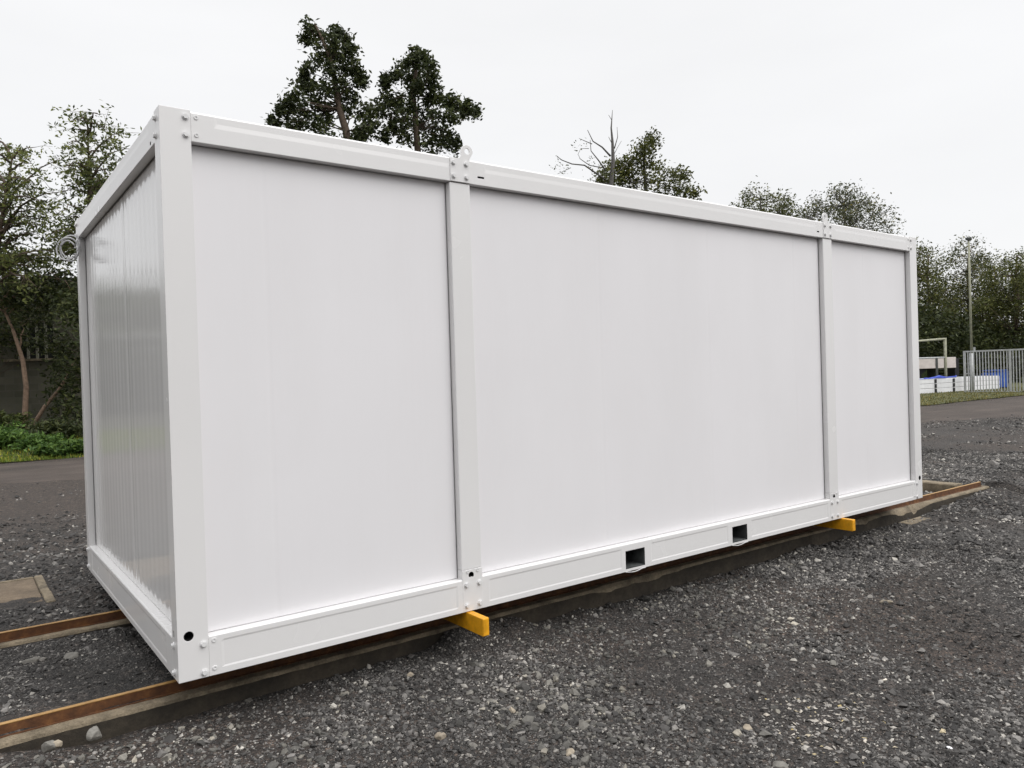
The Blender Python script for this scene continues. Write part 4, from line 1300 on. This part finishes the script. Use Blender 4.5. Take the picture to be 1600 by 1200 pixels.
for k in range(nl + 1):
    sbox(b, .03, SL - .03, .03, 1.17, zb0 + k * hh - .009, zb0 + k * hh + .009)
b.build('packing_strip', M['packgrey'], ps)
b = MB(); sbox(b, .02, SL - .02, .05, 1.15, zg - .1, zb0 - .0095); b.build('bearer', M['packgrey'], ps)
def s_at(px):
    v = pix_ray(px, 600); v = v[:2]
    A_ = np.array([su[:2], -v]).T
    return np.linalg.solve(A_, CAM[:2] - sa[:2])[0]
for px in (1461.5, 1490):
    for k in range(nl + 1):
        b = MB(); s0 = s_at(px)
        z0 = (zb0 + k * hh - hh * .72) if k else zg + .02
        z0 = zb0 + (k - 1) * hh + .10 * hh; z1 = zb0 + k * hh - .12 * hh
        z0 = max(z0, zg + .02)
        sbox(b, s0 - .085, s0 + .085, -.035, -.002, z0, z1)
        b.build('strap_block', M['strap'], ps)
# crumpled sheet on the stack
tp = empty('blue_sheet', (SC_[0], SC_[1], ztop), 'crumpled blue and pale sheet lying on the white panel stack', 'sheet')
s0, s1 = s_at(1425), s_at(1478)
n1, n2 = 30, 8
ss, oo = np.meshgrid(np.linspace(s0, s1, n1), np.linspace(-.02, .9, n2))
hz = ztop + .01 + .16 * np.clip(fbm(ss * 1.2 + 3, oo * 2, 3) - .38, 0, 1) * smooth(s1, s1 - .8, ss)
P = sa[None, None, :] + su * ss[..., None] + sn * oo[..., None]; P[..., 2] = hz
i = (np.arange(n2 - 1)[:, None] * n1 + np.arange(n1 - 1)[None, :]).ravel()
o = raw_mesh('sheet', P.reshape(-1, 3), np.stack([i, i + 1, i + n1 + 1, i + n1], 1), M['tarplight'], tp, True)
o.modifiers.new('t', 'SOLIDIFY').thickness = .01
pr_ = [sa + su * s_at(px) + sn * (.05 + .1 * (k % 2)) + np.array([0, 0, zz]) for k, (px, zz) in enumerate(((1446, ztop + .035), (1456, ztop + .02), (1464, ztop + .06), (1472, ztop + .09), (1478, ztop + .04), (1486, ztop + .03), (1494, ztop + .05), (1499, ztop + .09)))]
MB().tube(pr_, [.04, .035, .06, .085, .05, .04, .05, .04], 7).build('sheet_fold', M['tarp'], tp)

# gate of galvanised bars
gl_, gr_ = at_dist(1508, 600, 40.0), at_dist(1690, 600, 36.5)
gl_[2] = gr_[2] = 0
gu = gr_ - gl_; GLN = np.linalg.norm(gu); gu /= GLN; gn = np.array([-gu[1], gu[0], 0])
zgg = float(gz(gl_[0], gl_[1], False))
zt_g = float(at_dist(1508, 549, 40)[2]); zb_g = float(at_dist(1512, 613, 40)[2])
gt = empty('yard_gate', tuple(gl_ + [0, 0, zgg]), 'grey galvanised bar gate standing in front of the tree belt', 'gate')
def gbox(b, s0, s1, o0, o1, z0, z1):
    c = gl_ + gu * (s0 + s1) / 2 + gn * (o0 + o1) / 2; c[2] = (z0 + z1) / 2
    return b.obox(c, gu, (s1 - s0) / 2, (o1 - o0) / 2, (z1 - z0) / 2)
b = MB(); gbox(b, -.05, .05, -.05, .05, zb_g - .18, zt_g + .02); b.build('post', M['galv'], gt)
b = MB(); gbox(b, .051, GLN, -.03, .03, zt_g - .055, zt_g + .025); gbox(b, .051, GLN, -.03, .03, zb_g - .03, zb_g + .05); b.build('gate_rail', M['galv'], gt)
b = MB(); s = .16; k = 0
while s < GLN - .1:
    wk = .055 if (k % 15) == 14 else .021
    gbox(b, s - wk, s + wk, -.018, .018, zb_g + .051, zt_g - .056); s += .135; k += 1
b.build('bar', M['galv'], gt)
b = MB(); gbox(b, .06, .22, -.09, -.032, (zb_g + zt_g) / 2 - .12, (zb_g + zt_g) / 2 - .07); b.build('latch', M['galv'], gt)
# tall pole beside the gate
DP = 41.0
pb_, pt_ = at_dist(1518.5, 600, DP), at_dist(1513.5, 374, DP)
zpp = float(gz(pb_[0], pb_[1], False))
pl_ = empty('lamp_pole', (pb_[0], pb_[1], zpp), 'tall thin grey pole with a small dark head behind the gate', 'pole')
pm = at_dist(1518, 552, DP)
MB().tube([[pb_[0], pb_[1], zpp - .1], [pm[0], pm[1], pm[2]]], .11, 10).build('pole_base', M['galv'], pl_)
MB().tube([pm, pt_], [.065, .048], 10).build('pole_shaft', M['timber'], pl_)
c = at_dist(1521.5, 546, DP); MB().obox(c, gu, .06, .06, .12).build('junction_box', M['galv'], pl_)
c = at_dist(1513.5, 373, DP); MB().obox(c, gu, .14, .1, .07).tube([c - [0, 0, .13], c], .07, 8).build('pole_head', M['wire'], pl_, .02)
# blue bin behind the gate
DBn = 44.0
cb = at_dist(1556, 600, DBn); ztb = float(at_dist(1550, 580, DBn)[2]); zbb = float(gz(cb[0], cb[1], False))
bn = empty('plastic_bin', (cb[0], cb[1], zbb), 'bright blue bin seen between the gate bars beyond the panels', 'bin')
hw = 11.5 * DBn / F
pr = [(-hw * 1.25, ztb - .14), (-hw * .7, ztb - .03), (-hw * .3, ztb), (hw, ztb), (hw, ztb - .07), (hw * .96, zbb + .1), (-hw * 1.1, zbb + .1)]
V = []
for sgn in (-.5, .5):
    for p_, q_ in pr:
        q = cb + np.array([RGT[0], RGT[1], 0]) * p_ + np.array([DIR[0], DIR[1], 0]) * sgn; q[2] = q_; V.append(q)
n = len(pr)
MB().add(V, [tuple(range(n)), tuple(range(2 * n - 1, n - 1, -1))] + [(i, i + n, (i + 1) % n + n, (i + 1) % n) for i in range(n)]).build('bin_body', M['blue'], bn, .03)
MB().obox(cb + np.array([RGT[0], RGT[1], 0]) * (-hw * .1) + [0, 0, ztb + .045 - cb[2]], RGT, hw * .95, .56, .03).build('bin_rim', M['blue'], bn, .01)
b = MB()
for sgn in (-.7, .7):
    b.obox(cb + np.array([RGT[0], RGT[1], 0]) * hw * sgn + [0, 0, zbb + .05 - cb[2]], RGT, .07, .45, .06)
b.build('bin_foot', M['strap'], bn)
# square frame of posts and rails
DFm = 43.0
fr_ = empty('post_frame', tuple(gpt(1477, 598)), 'square frame of pale posts left of the gate behind the panels', 'frame')
def fbox(b, x0, y0, x1, y1, d0, d1, hw_):
    return b.tube([at_dist(x0, y0, d0), at_dist(x1, y1, d1)], hw_, 4)
fbox(MB(), 1478, 606, 1476.5, 528, DFm, DFm, .085).build('post', M['timber'], fr_)
fbox(MB(), 1400, 609, 1399, 537, DFm - 1.5, DFm - 1.5, .085).build('post', M['timber'], fr_)
fbox(MB(), 1399, 536, 1477, 529.5, DFm - 1.5, DFm, .065).build('top_rail', M['timber'], fr_)
fbox(MB(), 1399, 561, 1477, 558.5, DFm - 1.5, DFm, .045).build('lower_rail', M['galv'], fr_)
# pale board bundle on a dark trestle
DBd = 47.0
bd = empty('board_bundle', tuple(gpt(1450, 598)), 'pale boards raised on a dark trestle behind the post frame', 'boards')
c = (at_dist(1420, 569, DBd) + at_dist(1485, 567, DBd)) / 2
ub = at_dist(1485, 567, DBd) - at_dist(1420, 569, DBd); hb = 8.2 * DBd / F
def dbox(x0, x1, y0, y1, dep, d=DBd):
    a, c_ = at_dist(x0, (y0 + y1) / 2, d), at_dist(x1, (y0 + y1) / 2, d)
    m_ = (a + c_) / 2
    return m_, c_ - a, np.linalg.norm(c_ - a) / 2, dep, abs(y1 - y0) / 2 * d / F
m_, u_, a_, d_, z_ = dbox(1405, 1485, 559.5, 576, .6)
MB().obox(m_, u_, a_, d_, z_).build('board', M['pinkwhite'], bd, .02)
m_, u_, a_, d_, z_ = dbox(1453.5, 1457, 559, 590, .62); MB().obox(m_, u_, a_, d_, z_).build('upright', M['wire'], bd)
m_, u_, a_, d_, z_ = dbox(1484.6, 1491, 560, 592, .5, DBd + .3); MB().obox(m_, u_, a_, d_, z_).build('trestle', M['strap'], bd)
m_, u_, a_, d_, z_ = dbox(1410, 1440, 577, 592, .5, DBd + .3); MB().obox(m_, u_, a_, d_, z_).build('trestle', M['strap'], bd)
# wire fence behind the yard
DW = 54.0
wf_ = empty('wire_fence', tuple(gpt(1495, 586)), 'dark wire fence in front of the trees behind the boards', 'fence')
zf = float(gz(*(at_dist(1500, 580, DW)[:2]), False))
for px in range(1380, 1720, 34):
    q = at_dist(px, 580, DW); MB().tube([[q[0], q[1], zf - .3], [q[0], q[1], zf + 1.9]], .035, 6).build('fence_post', M['wire'], wf_)
b = MB()
for h_ in (.3, .7, 1.1, 1.5, 1.85):
    q0, q1 = at_dist(1380, 580, DW), at_dist(1720, 580, DW); b.tube([[q0[0], q0[1], zf + h_], [q1[0], q1[1], zf + h_]], .012, 4)
b.build('fence_wire', M['wire'], wf_)
